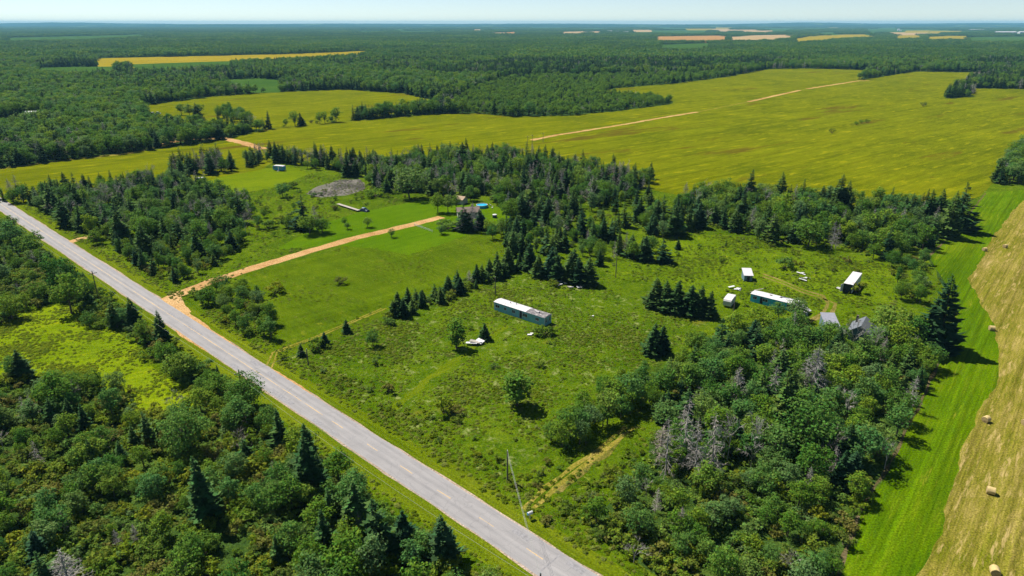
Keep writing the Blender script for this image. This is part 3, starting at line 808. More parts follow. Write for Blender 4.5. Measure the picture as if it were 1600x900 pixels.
def scatter(name, templates, mats, pts, seed=1):
    """templates: lists of (verts, faces, material index); pts: rows x, y, z, height, width, variant (or -1 for any)"""
    if not len(pts): return None
    rn = np.random.RandomState(seed)
    V, Fc, mi, tp = [], [], [], []
    for ti, parts in enumerate(templates):
        for (v, f, m) in parts:
            k = len(V)
            V += [tuple(p) for p in v]; Fc += [tuple(i + k for i in q) for q in f]
            mi += [m] * len(f); tp += [ti] * len(v)
    pts = np.asarray(pts, float); n = len(pts); k = len(V)
    V += [tuple(p) for p in pts[:, :3]]; tp += [-1] * n
    me = bpy.data.meshes.new(name); me.from_pydata(V, [], Fc)
    for m in mats: me.materials.append(m)
    me.polygons.foreach_set('material_index', mi)
    me.attributes.new('tpl', 'INT', 'POINT').data.foreach_set('value', np.array(tp, np.int32))
    var = np.zeros(k + n, np.int32)
    vv = pts[:, 5].astype(int); rv = rn.randint(0, len(templates), n)
    var[k:] = np.where(vv < 0, rv, vv)
    me.attributes.new('var', 'INT', 'POINT').data.foreach_set('value', var)
    rot = np.zeros((k + n, 3), np.float32); rot[k:, 2] = rn.uniform(0, 6.283, n); rot[k:, 0] = rn.uniform(-.05, .05, n); rot[k:, 1] = rn.uniform(-.05, .05, n)
    me.attributes.new('rot', 'FLOAT_VECTOR', 'POINT').data.foreach_set('vector', rot.ravel())
    sc = np.ones((k + n, 3), np.float32); sc[k:, 0] = pts[:, 4]; sc[k:, 1] = pts[:, 4]; sc[k:, 2] = pts[:, 3]
    me.attributes.new('scl', 'FLOAT_VECTOR', 'POINT').data.foreach_set('vector', sc.ravel())
    me.update()
    o = link(bpy.data.objects.new(name, me))
    md = o.modifiers.new('scatter', 'NODES'); md.node_group = scatter_group(len(templates))
    return tag(o, kind='stuff')

def fill(poly, spacing, seed, keep=0.92, avoid=()):
    """jittered grid of points inside a world polygon"""
    rn = np.random.RandomState(seed)
    P = np.array(poly); lo, hi = P.min(0), P.max(0)
    xs = np.arange(lo[0], hi[0], spacing); ys = np.arange(lo[1], hi[1], spacing * .87)
    g = np.array([(x + (j % 2) * spacing / 2, y) for j, y in enumerate(ys) for x in xs])
    if not len(g): return g.reshape(0, 2)
    g += rn.uniform(-.46, .46, g.shape) * spacing
    g = g[rn.rand(len(g)) < keep]
    g = g[inside(g, poly)]
    for a in avoid: g = g[~inside(g, a)]
    return g

def in_frame(x, y, h, m=70):
    u, v = PX(x, y, 0); u2, v2 = PX(x, y, h)
    return -m < u < 1600 + m and v2 < 900 + m and v > -50

# ------------------------------------------------------------------ where everything grows
PLANTS = []                                          # dicts: kind, x, y, h, w, var, label, group, hero
def put(kind, x, y, h, label, group, var=None, wide=1.0, hero=False):
    if not in_frame(x, y, h): return
    nv = len(PROTO[kind])
    if kind == 'spruce_tree': wide *= 1.12
    if var is None:
        var = RND.randrange(nv)
        if kind == 'broadleaf_tree' and var in (6, 8): var = RND.randrange(6)
    PLANTS.append(dict(kind=kind, x=x, y=y, h=h, w=h * wide * RND.uniform(.9, 1.12), var=var, label=label, group=group, hero=hero))

SP, BL, SH, DD = 'spruce_tree', 'broadleaf_tree', 'shrub', 'dead_tree'
def region(name, poly, spacing, mixt, seed, where, avoid=()):
    """mixt: kind -> (share, lowest, tallest[, width factor])"""
    ks = list(mixt); ws = [mixt[k][0] for k in ks]
    for x, y in fill(poly, spacing, seed, avoid=avoid):
        k = RND.choices(ks, ws)[0]
        m = mixt[k]
        h = RND.uniform(m[1], m[2]) if RND.random() < .8 else RND.uniform(m[1] * .8, m[2] * 1.15)
        put(k, x, y, h, where, name, wide=(m[3] if len(m) > 3 else 1.0))

drive_zone = [R(-134, 2), R(-119, 2), G(400, 410), G(692, 334), G(700, 345), G(420, 425), G(300, 465)]
# the near side of the road
A = [R(-310, -8.5), R(-200, -7.5), R(-110, -7.5), R(-60, -8), R(-30, -9.5), R(0, -10), R(22, -10), G(760, 985), G(300, 985), G(-60, 985), G(-90, 500), G(-90, 340)]
region('thicket below the road', A, 2.6, {SH: (.79, 1.0, 3.4, 1.15), BL: (.17, 3.2, 6.4, 1.1), SP: (.045, 4, 9.5), DD: (.015, 3.5, 7)}, 1, 'in the thicket below the paved road', (F['left'],))
A0 = [R(-60, -8), R(-35, -10), R(0, -11.5), R(15, -11.5), G(740, 960), G(420, 985), G(400, 800), G(440, 700), G(360, 640), G(330, 590)]
region('trees below the road', A0, 6.2, {BL: (.85, 5, 8.0, 1.1), SP: (.15, 6, 10)}, 2, 'among the trees beside the paved road')
# the woods across the road
B1 = pw([(-70, 316), (60, 307), (120, 301), (200, 290), (260, 284), (300, 294), (345, 306), (395, 320), (402, 338), (372, 352), (388, 368), (330, 382), (250, 385), (150, 372)]) + [R(-187, 9), R(-300, 8)]
region('woods across the road', B1, 4.7, {SP: (.40, 6, 12), BL: (.44, 5, 9, 1.1), DD: (.15, 7, 11.5), SH: (.02, 2, 3)}, 3, 'in the woods across the paved road')
B2 = pw([(160, 385), (250, 387), (330, 384), (386, 372), (372, 390), (345, 414), (300, 438), (258, 444)]) + [R(-141, 9), R(-170, 8.5)]
region('scrub above the drive', B2, 3.4, {BL: (.45, 3.5, 6), SH: (.45, 1.8, 3.2), SP: (.10, 4, 8)}, 4, 'in the scrub between road and dirt drive')
B3 = pw([(262, 278), (300, 276), (340, 272), (368, 266), (360, 258), (330, 256), (280, 262)])
region('trees behind the caravans', B3, 4.6, {SP: (.45, 8, 12), DD: (.35, 8, 12), BL: (.2, 6, 9)}, 5, 'behind the small round caravan')
B4 = pw([(385, 262), (420, 252), (470, 262), (505, 268), (570, 272), (600, 268), (590, 256), (520, 250), (440, 240), (390, 242)])
region('row behind the sunny lawn', B4, 5.2, {SP: (.5, 7, 11), BL: (.3, 4, 7), DD: (.2, 7, 10)}, 6, 'in the row behind the sunny lawn', (F['lawn_pale'],))
H2 = [R(-118, 7.5)] + pw([(300, 466), (345, 452), (395, 450), (412, 480), (432, 504), (430, 530), (396, 530)]) + [R(-98, 8.0)]
region('thicket at the drive mouth', H2, 3.0, {SH: (.6, 1.8, 3.2), BL: (.4, 3.5, 6)}, 7, 'in the thicket beside the drive mouth')
# the middle woods
C1 = pw([(572, 272), (600, 262), (640, 252), (720, 246), (800, 246), (880, 257), (950, 272), (1000, 280), (1026, 277), (1005, 300), (985, 318), (930, 332), (900, 346), (850, 350), (792, 345), (785, 325), (762, 306), (690, 312), (650, 302), (600, 302), (574, 292)])
region('middle woods', C1, 4.8, {SP: (.42, 6, 12.5), BL: (.40, 5, 9.5, 1.1), DD: (.18, 7, 12), SH: (.02, 2, 3)}, 8, 'in the woods behind the house')
C2 = pw([(768, 374), (800, 356), (860, 352), (920, 356), (985, 382), (1035, 394), (1000, 408), (940, 406), (880, 398), (840, 410), (800, 402)])
region('clumps behind the lot', C2, 5.0, {SP: (.45, 5, 10), BL: (.35, 4, 7), SH: (.12, 2, 3), DD: (.08, 6, 9)}, 9, 'in the clumps behind the overgrown lot')
C3 = pw([(905, 350), (985, 322), (1010, 312), (1050, 330), (1000, 345), (990, 372), (930, 352)])
region('clumps behind the lot', C3, 8.0, {SP: (.55, 5, 10), BL: (.3, 4, 6), SH: (.15, 2, 3)}, 10, 'in the loose clumps beside the middle woods')
D1 = pw([(1050, 334), (1072, 316), (1130, 308), (1200, 310), (1290, 318), (1400, 326), (1500, 331), (1506, 345), (1472, 376), (1440, 396), (1400, 410), (1362, 410), (1335, 394), (1290, 388), (1240, 384), (1200, 380), (1150, 362), (1095, 352)])
region('woods below the mustard field', D1, 4.8, {SP: (.38, 6.5, 12), BL: (.56, 5, 9.5, 1.15), DD: (.06, 8, 11)}, 11, 'in the woods below the mustard field')
D2 = pw([(985, 342), (1050, 334), (1095, 354), (1070, 374), (1010, 372)])
region('woods below the mustard field', D2, 5.0, {SP: (.6, 6, 11), BL: (.4, 4, 7)}, 12, 'at the ragged end of those woods')
D3 = pw([(1388, 412), (1440, 400), (1452, 432), (1446, 478), (1400, 470), (1382, 440)])
region('bushes by the hay field', D3, 4.4, {SH: (.55, 2, 3.5), BL: (.45, 4, 6.5)}, 13, 'in the bushes between box trailer and hay field')
# the near woods beside the hay field
F1 = pw([(1108, 552), (1150, 528), (1190, 524), (1255, 526), (1290, 545), (1330, 566), (1378, 552), (1440, 520), (1474, 545), (1452, 590), (1428, 640), (1390, 722), (1352, 780), (1250, 760), (1150, 740), (1050, 745), (1005, 750), (1010, 690), (1045, 630), (1082, 580)])
region('woods beside the hay field', F1, 3.9, {BL: (.68, 4.5, 8.0, 1.1), SP: (.16, 6, 10), DD: (.05, 5.5, 8.5), SH: (.11, 2, 3.5)}, 14, 'in the woods beside the hay field')
F2 = pw([(1005, 752), (1050, 747), (1150, 742), (1250, 762), (1350, 782), (1338, 808), (1300, 895), (1292, 985), (1010, 985)]) + [R(30, 9), R(10, 9), R(4, 10.5)] + pw([(900, 815), (960, 775)])
region('thicket above the road', F2, 2.7, {SH: (.72, 1.6, 3.0, 1.15), BL: (.23, 3.2, 6.0, 1.1), SP: (.03, 4, 6), DD: (.02, 4, 6)}, 15, 'in the thicket between road and hay field')
LOWB = pw([(846, 818), (880, 795), (930, 752), (985, 700), (1005, 690), (1004, 752), (960, 778), (905, 815)]) + [R(3, 10)]
region('low bushes by the worn path', LOWB, 2.6, {SH: (1, .8, 1.7, 1.2)}, 46, 'in the low growth beside the worn path')
E1 = pw([(858, 692), (900, 645), (930, 612), (975, 602), (1040, 577), (1090, 547), (1108, 560), (1045, 628), (1006, 668), (985, 652), (940, 686), (898, 713), (866, 713)])
region('trees at the edge of the lot', E1, 3.3, {BL: (.85, 4.0, 7), SH: (.15, 2, 3)}, 16, 'along the eastern edge of the overgrown lot')
region('hedge along the boundary row', pw([(590, 506), (640, 484), (706, 456), (760, 432), (806, 416), (812, 424), (770, 440), (706, 468), (640, 494), (600, 512)]), 2.7, {SH: (.42, 1.4, 3.0, 1.1), SP: (.46, 3, 6.5, 1.2), DD: (.12, 3, 5.5)}, 44, 'in the boundary row of the lot')
region('hedge along the boundary row', pw([(470, 560), (500, 546), (545, 525), (548, 529), (505, 550), (474, 564)]), 3.0, {SH: (1, 1.0, 2.0, 1.2)}, 45, 'at the roadside end of the boundary row')
# loose bushes
O1 = pw([(1010, 375), (1100, 368), (1180, 378), (1290, 402), (1370, 420), (1300, 432), (1180, 408), (1060, 425)])
region('bushes on the rough meadow', O1, 10.0, {SH: (.8, 1.2, 2.6), SP: (.2, 2, 4)}, 17, 'on the rough meadow behind the turquoise trailer')
O2 = [R(-72, 8), R(-30, 9), R(0, 9), R(0, 13), R(-36, 16), R(-74, 12)]
region('bushes along the verge', O2, 6.0, {SH: (1, .7, 1.4, 1.2)}, 18, 'along the grass verge in front of the lot')
O3 = pw([(405, 300), (470, 298), (560, 300), (640, 302), (640, 312), (560, 322), (490, 345), (430, 380), (395, 375), (400, 330)])
region('bushes by the house lawn', O3, 8.5, {SH: (.9, 1.2, 2.8), BL: (.1, 3, 5)}, 19, 'on the rough grass above the house lawn')
K1 = pw([(1560, 290), (1552, 262), (1600, 236), (1700, 250), (1700, 296), (1600, 292)])
region('bushes at the field corner', K1, 6.0, {BL: (.5, 4, 7), SH: (.5, 2, 3.5)}, 20, 'at the corner between mustard field and hay field')
S1 = pw([(925, 640), (860, 700), (800, 745), (790, 756), (840, 790), (900, 735), (940, 690)])
region('bushes along the worn path', S1, 5.0, {SH: (1, .7, 1.4, 1.2)}, 21, 'beside the worn path at the lot corner')

# plants the photograph shows one by one: kind, foot u, foot v, top row, words, variant, width factor
HERO = [
    (SP, 322, 812, 712, 'tall slim spruce rising out of the dark thicket below the road', 2, 1.1),
    (SP, 482, 778, 684, 'broad dark spruce beside the road verge, largest of those by the thicket', 1, 1.15),
    (SP, 556, 838, 752, 'pointed spruce above the road verge, upper of two close together', 0, 1.2),
    (SP, 588, 868, 776, 'ragged spruce in deep shade, lower of two close together by the verge', 3, 1.2),
    (SP, 632, 860, 797, 'short thick spruce near the bottom edge of the verge', 4, 1.1),
    (SP, 694, 884, 808, 'spruce with pale tips beside the verge at the bottom of the picture', 1, 1.2),
    (SP, 36, 594, 546, 'lone dark spruce at the edge of the bright meadow', 4, 1.0),
    (SP, 62, 880, 828, 'dark spruce next to a bleached dead spruce in the near corner', 1, 1.1),
    (DD, 116, 935, 853, 'bleached bare spruce in the near corner of the thicket', 1, 1.3),
    (BL, 90, 644, 582, 'round dark tree below the bright meadow', 1, 1.1),
    (BL, 292, 712, 632, 'big dark tree towering over the thicket below the meadow', 8, 1.15),
    (BL, 388, 642, 583, 'full green tree overhanging the paved road', 8, 1.15),
    (BL, 420, 672, 632, 'pale green tree beside the road below an overhanging tree', 7, 1.1),
    (BL, 548, 902, 832, 'bright leafy tree at the bottom edge between shaded spruces', 7, 1.1),
    (BL, 284, 596, 552, 'rounded grey-green tree between bright meadow and road', 4, 1.2),
    (BL, 340, 622, 584, 'soft grey-green tree next to the road below the rounded one', 1, 1.2),
    (BL, 20, 500, 462, 'leafy tree at the upper corner of the bright meadow', 4, 1.2),
    (BL, 20, 388, 345, 'dark leafy tree below the road near the far end', 1, 1.2),
    (BL, 52, 402, 362, 'grey-green tree below the road beside a bushy one', 4, 1.2),
    (BL, 100, 462, 392, 'leafy tree leaning to the road near the wooden pole', 7, 1.0),
    (BL, 112, 490, 428, 'dark bushy tree beside the wooden pole below the road', 1, 1.1),
    (SP, 228, 402, 350, 'dark spruce standing out of the scrub above the drive', 1, 1.1),
    (SP, 312, 405, 356, 'slim dark spruce in the scrub nearer to the drive', 2, 1.2),
    (SP, 375, 348, 292, 'tall ragged spruce at the eastern edge of the woods across the road', 5, 1.1),
    (SP, 476, 358, 304, 'dark spruce towering over bushes in the rough field above the drive', 3, 1.2),
    (DD, 496, 360, 320, 'grey dead spruce among bushes in the rough field above the drive', 1, 1.3),
    (BL, 484, 366, 335, 'full bush-like tree at the foot of the dark spruce above the drive', 4, 1.4),
    (BL, 504, 364, 338, 'low-branched tree at the outer end of the clump above the drive', 7, 1.4),
    (SH, 420, 357, 340, 'round dark bush standing alone above the drive', 1, 1.1),
    (SH, 437, 348, 334, 'small round bush between two larger ones above the drive', 0, 1.1),
    (SH, 450, 356, 337, 'dark round bush near the clump with the spruce', 3, 1.0),
    (SH, 415, 331, 318, 'rounded bush on pale grass above the drive', 0, 1.1),
    (BL, 442, 308, 286, 'dark bushy tree on the far side of the sunny lawn', 4, 1.3),
    (SH, 455, 294, 280, 'dark bush beside the grey heath patch', 1, 1.1),
    (BL, 640, 310, 262, 'large full tree behind the house lawn', 4, 1.2),
    (SH, 586, 307, 290, 'dark spreading bush behind the black tarpaulin heap', 3, 1.3),
    (SP, 545, 276, 238, 'dark pointed spruce behind the heath patch, left one of a pair', 0, 1.1),
    (SP, 556, 275, 246, 'dark spruce behind the heath patch, right one of a pair', 1, 1.1),
    (BL, 574, 355, 339, 'small fruit tree in the middle of the house lawn', 3, 1.5),
    (BL, 539, 352, 339, 'small leaning fruit tree at the edge of the house lawn', 5, 1.5),
    (BL, 543, 358, 347, 'tiny dark fruit tree at the edge of the house lawn', 3, 1.5),
    (BL, 612, 371, 357, 'small fruit tree beside the dirt drive', 5, 1.4),
    (BL, 684, 332, 300, 'leafy tree by the end of the dirt drive', 3, 1.2),
    (BL, 700, 332, 304, 'rounded tree shading the house lawn', 1, 1.2),
    (SP, 722, 361, 318, 'dark spruce in front of the brown-roofed house', 3, 1.4),
    (DD, 738, 361, 314, 'tall grey dead spruce in front of the brown-roofed house', 1, 1.5),
    (SP, 750, 358, 326, 'squat spruce hiding a corner of the brown-roofed house', 4, 1.2),
    (DD, 722, 362, 330, 'grey twiggy dead tree in front of the brown-roofed house', 0, 1.5),
    (SH, 698, 358, 340, 'bright bush between the white fence and the house spruces', 0, 1.3),
    (BL, 690, 366, 350, 'low green bush-like tree at the corner of the house lawn', 7, 1.3),
    (SH, 430, 458, 438, 'round grey-green bush alone on the olive meadow', 0, 1.1),
    (SH, 533, 444, 430, 'dark round bush alone on the olive meadow', 0, 1.1),
    (SP, 613, 494, 468, 'pointed spruce on the boundary row behind the lot, front of the tall ones', 1, 1.2),
    (SP, 640, 478, 448, 'pointed dark spruce in the boundary row of the lot', 0, 1.3),
    (SP, 650, 474, 450, 'ragged spruce close behind a pointed one in the boundary row', 3, 1.3),
    (SP, 702, 458, 430, 'bushy spruce in the middle of the boundary row', 1, 1.3),
    (SP, 714, 452, 422, 'dark spruce beside a grey dead one in the boundary row', 3, 1.2),
    (DD, 733, 446, 420, 'grey dead spruce in the boundary row of the lot', 1, 1.4),
    (SP, 745, 440, 412, 'green spruce behind the utility pole of the lot', 4, 1.0),
    (SP, 766, 434, 404, 'short dark spruce next to the tallest of the boundary row', 1, 1.2),
    (SP, 776, 430, 392, 'tallest dark spruce of the boundary row', 0, 1.3),
    (SP, 795, 424, 385, 'broad spruce at the upper end of the boundary row', 1, 1.3),
    (SP, 812, 418, 392, 'slim spruce at the rear corner of the lot', 2, 1.3),
    (SP, 826, 422, 380, 'spruce behind the rear corner of the lot', 0, 1.4),
    (SP, 660, 470, 452, 'low spruce filling a gap in the boundary row', 4, 1.1),
    (SP, 680, 466, 442, 'grey-green spruce between gaps of the boundary row', 3, 1.3),
    (SP, 542, 520, 499, 'small spruce standing apart in the boundary row', 4, 1.0),
    (SP, 506, 540, 519, 'small dark spruce near the roadside corner of the lot, upper one', 1, 1.4),
    (SH, 494, 545, 527, 'dark bush near the roadside corner of the lot', 0, 1.2),
    (SP, 472, 556, 536, 'small spruce nearest to the road at the corner of the lot', 1, 1.3),
    (SH, 443, 560, 549, 'low dark bush by the track at the corner of the lot', 3, 1.0),
    (SP, 842, 432, 396, 'dark spruce at the near end of the block behind the lot', 1, 1.3),
    (SP, 858, 434, 384, 'tall dark spruce in the block behind the lot', 0, 1.3),
    (SP, 872, 438, 398, 'dark spruce in the front row of the block behind the lot', 4, 1.1),
    (SP, 888, 440, 392, 'full dark spruce in the middle of the block behind the lot', 1, 1.3),
    (SP, 903, 444, 400, 'dark spruce beside the white rubbish behind the lot', 0, 1.4),
    (SP, 918, 446, 402, 'spruce at the far end of the block behind the lot', 1, 1.2),
    (SP, 868, 424, 386, 'spruce in the rear row of the block behind the lot', 3, 1.4),
    (SP, 894, 428, 388, 'ragged spruce in the rear row of the block behind the lot', 1, 1.3),
    (SH, 866, 447, 434, 'dark bush at the front of the spruce block behind the lot', 1, 1.0),
    (SP, 938, 415, 388, 'young green spruce standing apart behind the lot', 1, 1.1),
    (SP, 985, 402, 366, 'dark spruce by the utility pole behind the lot', 1, 1.3),
    (SP, 1007, 407, 368, 'full dark spruce on the meadow behind the lot', 4, 1.0),
    (SP, 1034, 410, 372, 'ragged spruce on the meadow behind the lot', 3, 1.2),
    (SP, 1026, 480, 434, 'first spruce of the dark planted row beside the lot', 1, 1.3),
    (SP, 1042, 484, 438, 'second spruce of the dark planted row beside the lot', 0, 1.4),
    (SP, 1058, 488, 440, 'third spruce of the dark planted row beside the lot', 4, 1.1),
    (SP, 1074, 491, 444, 'fourth spruce of the dark planted row beside the lot', 1, 1.3),
    (SP, 1092, 494, 446, 'fifth spruce of the dark planted row beside the lot', 0, 1.4),
    (SP, 1108, 496, 454, 'last spruce of the dark planted row beside the lot', 4, 1.0),
    (SP, 1016, 553, 504, 'dense dark spruce on the lot, left one of the lone pair', 1, 1.2),
    (SP, 1033, 553, 509, 'dense dark spruce on the lot, right one of the lone pair', 4, 1.05),
    (BL, 713, 544, 496, 'columnar poplar-like tree beside the white boards on the lot', 6, 1.6),
    (BL, 808, 634, 576, 'large full-bodied tree alone in the middle of the lot', 6, 2.0),
    (SP, 757, 531, 505, 'small conical spruce beside the worn path on the lot', 4, 1.0),
    (SH, 736, 515, 507, 'low dark bush above the white boards on the lot', 0, 1.0),
    (BL, 583, 541, 513, 'young tree with a thin trunk on the lot near the road', 7, 1.0),
    (SH, 588, 569, 555, 'tiny dark bush with a short shadow on the lot', 2, 1.0),
    (SH, 607, 613, 597, 'small dark bush in the front of the lot', 2, 1.1),
    (SH, 693, 645, 617, 'upright bush among pale weeds in the front of the lot', 2, 1.0),
    (SH, 715, 647, 632, 'rounded bush next to an upright one in the front of the lot', 0, 1.0),
    (SH, 713, 659, 648, 'low dark bush below a rounded one in the front of the lot', 3, 1.0),
    (SH, 844, 573, 562, 'small round dark bush alone on the open side of the lot', 0, 1.1),
    (SH, 848, 524, 506, 'bushy weeds at the end of the mobile home', 1, 1.1),
    (SH, 862, 523, 510, 'dark weeds beside the end of the mobile home', 3, 1.0),
    (SH, 772, 574, 566, 'grey-green weed bush on the lot below the worn path', 3, 1.2),
    (SP, 1465, 548, 432, 'tallest spruce of the scene, standing at the edge of the hay field', 1, 0.95),
    (SP, 1452, 540, 462, 'spruce half hidden behind the tallest one by the hay field', 3, 1.1),
    (SP, 1480, 372, 298, 'dark spruce at the upper corner of the hay field', 1, 1.0),
    (SP, 1497, 360, 284, 'tall spruce at the end of the woods by the hay field', 3, 1.1),
    (SP, 1450, 352, 296, 'pointed spruce in the row above the hay field', 0, 1.1),
    (SP, 1466, 350, 294, 'spruce next to a pointed one in the row above the hay field', 1, 1.0),
    (SP, 1306, 330, 272, 'tallest pointed spruce on the skyline of the mustard field', 0, 1.2),
    (SP, 1320, 330, 282, 'short spruce beside the tallest one below the mustard field', 1, 1.0),
    (SP, 1220, 320, 268, 'broad spruce at the top of the woods below the mustard field', 1, 1.1),
    (SP, 1168, 318, 264, 'dark spruce on the crest of the woods below the mustard field', 0, 1.2),
    (SP, 1218, 690, 578, 'tall dark spruce deep in the near woods', 2, 1.2),
    (SP, 1218, 620, 545, 'dark spruce behind a bleached dead one in the near woods', 1, 1.2),
    (DD, 1268, 628, 540, 'tall bleached dead spruce in the near woods', 1, 1.3),
    (DD, 1252, 616, 555, 'grey dead spruce beside the tall bleached one', 0, 1.3),
    (DD, 1040, 742, 650, 'grey dead spruce at the front of the dead group', 4, .95),
    (DD, 1066, 728, 618, 'tall grey dead spruce in the middle of the dead group', 4, .85),
    (DD, 1086, 748, 650, 'twiggy dead spruce in the dead group of the near woods', 0, .85),
    (DD, 1112, 745, 640, 'bleached dead spruce at the end of the dead group', 0, .85),
    (DD, 1136, 722, 640, 'forked dead tree behind the dead group', 2, .9),
    (DD, 1030, 720, 660, 'short grey dead spruce beside the lot trees', 1, 1.5),
    (DD, 1178, 720, 640, 'white branching dead tree among the near woods', 3, 1.0),
    (DD, 1327, 562, 484, 'pale bare tree in front of the gabled cottage', 3, .75),
    (DD, 1363, 562, 502, 'thin pale bare tree beside the gabled cottage', 2, .6),
    (DD, 938, 645, 612, 'pale leaning dead stem at the edge of the lot', 2, 0.8),
    (DD, 1150, 640, 570, 'brown dead spruce in the near woods', 1, 1.2),
    (DD, 1320, 665, 600, 'grey twiggy dead tree near the hay field edge', 3, 1.1),
    (DD, 1290, 720, 655, 'bleached dead tree in front of the hay field edge', 2, 1.1),
    (DD, 990, 880, 842, 'low dead branches in the thicket above the road', 3, 1.3),
    (BL, 1252, 704, 616, 'big bright round-crowned tree in the near woods', 8, 1.2),
    (BL, 1245, 500, 466, 'leafy tree overgrowing the collapsed trailer end', 4, 1.2),
    (BL, 1216, 498, 472, 'leafy tree in front of the turquoise trailer', 1, 1.2),
    (BL, 1300, 538, 506, 'spreading tree below the grey-roofed shed', 4, 1.3),
    (BL, 1385, 540, 478, 'full tree beside the gabled cottage', 4, 1.1),
    (BL, 1400, 560, 505, 'leafy tree between cottage and hay field', 1, 1.1),
    (SH, 1338, 458, 438, 'bush growing against the white box trailer', 2, 1.1),
    (SH, 1225, 419, 399, 'dark bush on the rough meadow behind the sheds', 0, 1.1),
    (SH, 1251, 417, 406, 'smaller dark bush beside another on the rough meadow', 2, 1.0),
    (BL, 1382, 398, 356, 'dark full tree at the lower edge of the woods by the box trailer', 4, 1.2),
    (BL, 1262, 386, 342, 'dark bushy tree at the lower edge of the woods above the sheds', 4, 1.3),
    (SH, 1300, 208, 199, 'lone dark bush on the mustard field, nearest of the few', 0, 1.1),
    (SH, 1338, 195, 188, 'dark bush on the mustard field beside two others', 1, 1.1),
    (SH, 1346, 193, 186, 'middle bush of three on the mustard field', 0, 1.1),
    (SH, 1355, 192, 185, 'last bush of three on the mustard field', 0, 1.1),
    (SH, 1442, 166, 158, 'small dark bush on the upper mustard field', 0, 1.2),
    (SP, 308, 184, 160, 'pointed spruce beside leafy trees on the upper field', 1, 1.3),
    (BL, 297, 183, 162, 'leafy tree on the upper field beside a spruce', 1, 1.2),
    (BL, 284, 180, 161, 'end tree of the little group on the upper field', 2, 1.3),
    (BL, 313, 178, 162, 'tree behind the spruce on the upper field', 4, 1.2),
    (SP, 362, 211, 193, 'young spruce below the clump on the upper field', 2, 1.4),
    (SP, 380, 210, 196, 'small spruce at the roadside of the upper field', 1, 1.3),
    (BL, 1318, 566, 526, 'leafy tree in front of the dark cottage wall, beside the pale bare tree', 7, 1.2),
    (BL, 1346, 574, 533, 'low full tree right below the cottage gable', 4, 1.2),
    (BL, 1372, 558, 512, 'green tree covering the corner of the cottage roof', 1, 1.3),
    (BL, 1312, 540, 512, 'dark tree between grey-roofed shed and cottage', 4, 1.3),
    (BL, 713, 328, 303, 'leafy tree at the gable of the brown-roofed bungalow', 5, 1.2),
    (BL, 735, 314, 290, 'tall leafy tree behind the roof of the bungalow', 1, 1.2),
    (SP, 706, 318, 294, 'spruce half covering the small outbuilding', 1, 1.2),
    (SP, 733, 362, 332, 'low spruce between the dead trees by the bungalow', 4, 1.2),
    (BL, 765, 362, 342, 'brownish leafy bush-tree below the bungalow garden', 7, 1.5),
    (BL, 786, 366, 340, 'full tree at the corner of the bungalow garden', 4, 1.3),
    (DD, 1205, 640, 568, 'slim grey dead spruce left of the tall bleached one', 4, 1.0),
    (DD, 1060, 700, 630, 'slim bare spruce behind the dead group', 0, 1.0),
]
for k, u, v, vt, lab, var, wd in HERO:
    x, y = G(u, v)
    put(k, x, y, max(.6, top_height(u, v, vt)), lab, None, var, wd, True)
region('clump on the upper field', pw([(336, 186), (360, 178), (385, 184), (402, 195), (370, 193)]), 6.5, {BL: (.9, 7, 11), SP: (.1, 6, 9)}, 41, 'in the dark clump on the upper field')
region('hedge between the fields', pw([(540, 190), (560, 186), (560, 182), (605, 178), (605, 183), (680, 171), (680, 177)]), 6.0, {BL: (1, 6, 10)}, 42, 'in the hedge between upper field and mustard field')
region('hedge between the fields', pw([(484, 194), (530, 189), (530, 186), (484, 191)]), 5.5, {SH: (1, 1.6, 3)}, 43, 'in the low hedge between upper field and mustard field')

# ------------------------------------------------------------------ individuals (the 300 that show largest of each kind) and the rest as stuff
def px_size(p):
    d = math.hypot(p['y'], CAM_H - p['h'] / 2)
    u, v = PX(p['x'], p['y'], p['h'] / 2)
    vis = 1.0 if -10 < u < 1610 and v < 905 else 0.15
    return vis * p['h'] * p['w'] / d / d
SIZE_WORD = {SP: ((11.0, 'tall'), (7.0, 'mid-sized'), (0, 'young')), BL: ((8.5, 'tall'), (5.5, 'mid-sized'), (0, 'small')), SH: ((2.6, 'high'), (1.8, 'knee-deep'), (0, 'low')), DD: ((9, 'tall'), (0, 'short'))}
HUE = {SP: 'dark green spruce', BL: 'green leafy tree', SH: 'green bush', DD: 'grey dead tree'}
CAT = {SP: 'tree', BL: 'tree', SH: 'shrub', DD: 'tree'}
rest = {k: [] for k in PROTO}
chosen = []
LIMIT = {SP: 300, BL: 300, SH: 300, DD: 120}
for k in PROTO:
    ps = [p for p in PLANTS if p['kind'] == k]
    ps.sort(key=lambda p: (not p['hero'], -px_size(p)))
    chosen += ps[:LIMIT[k]]; rest[k] = ps[LIMIT[k]:]

NOUN = {SP: 'spruce', BL: 'leafy tree', SH: 'bush', DD: 'dead tree'}
def label_of(p, near):
    if p['hero']: return p['label']
    k = p['kind']
    sz = next(w for lim, w in SIZE_WORD[k] if p['h'] >= lim).replace('knee-deep', 'middling')
    return f"{sz} {BUILD[k][p['var']]} {NOUN[k]} {near}{p['label']}"
xy = np.array([(p['x'], p['y']) for p in chosen])
for i, p in enumerate(chosen):
    if p['hero']: continue
    d = np.hypot(xy[:, 0] - p['x'], xy[:, 1] - p['y']); d[i] = 1e9
    q = chosen[int(d.argmin())]
    rel = 'taller' if q['h'] > p['h'] * 1.1 else 'shorter' if q['h'] < p['h'] * 0.9 else 'like-sized'
    p['near_short'] = f"by a {rel} {NOUN[q['kind']].replace('leafy ', '')} "
    p['near'] = f"beside a {rel} {BUILD[q['kind']][q['var']].split()[-1]} {NOUN[q['kind']]} "
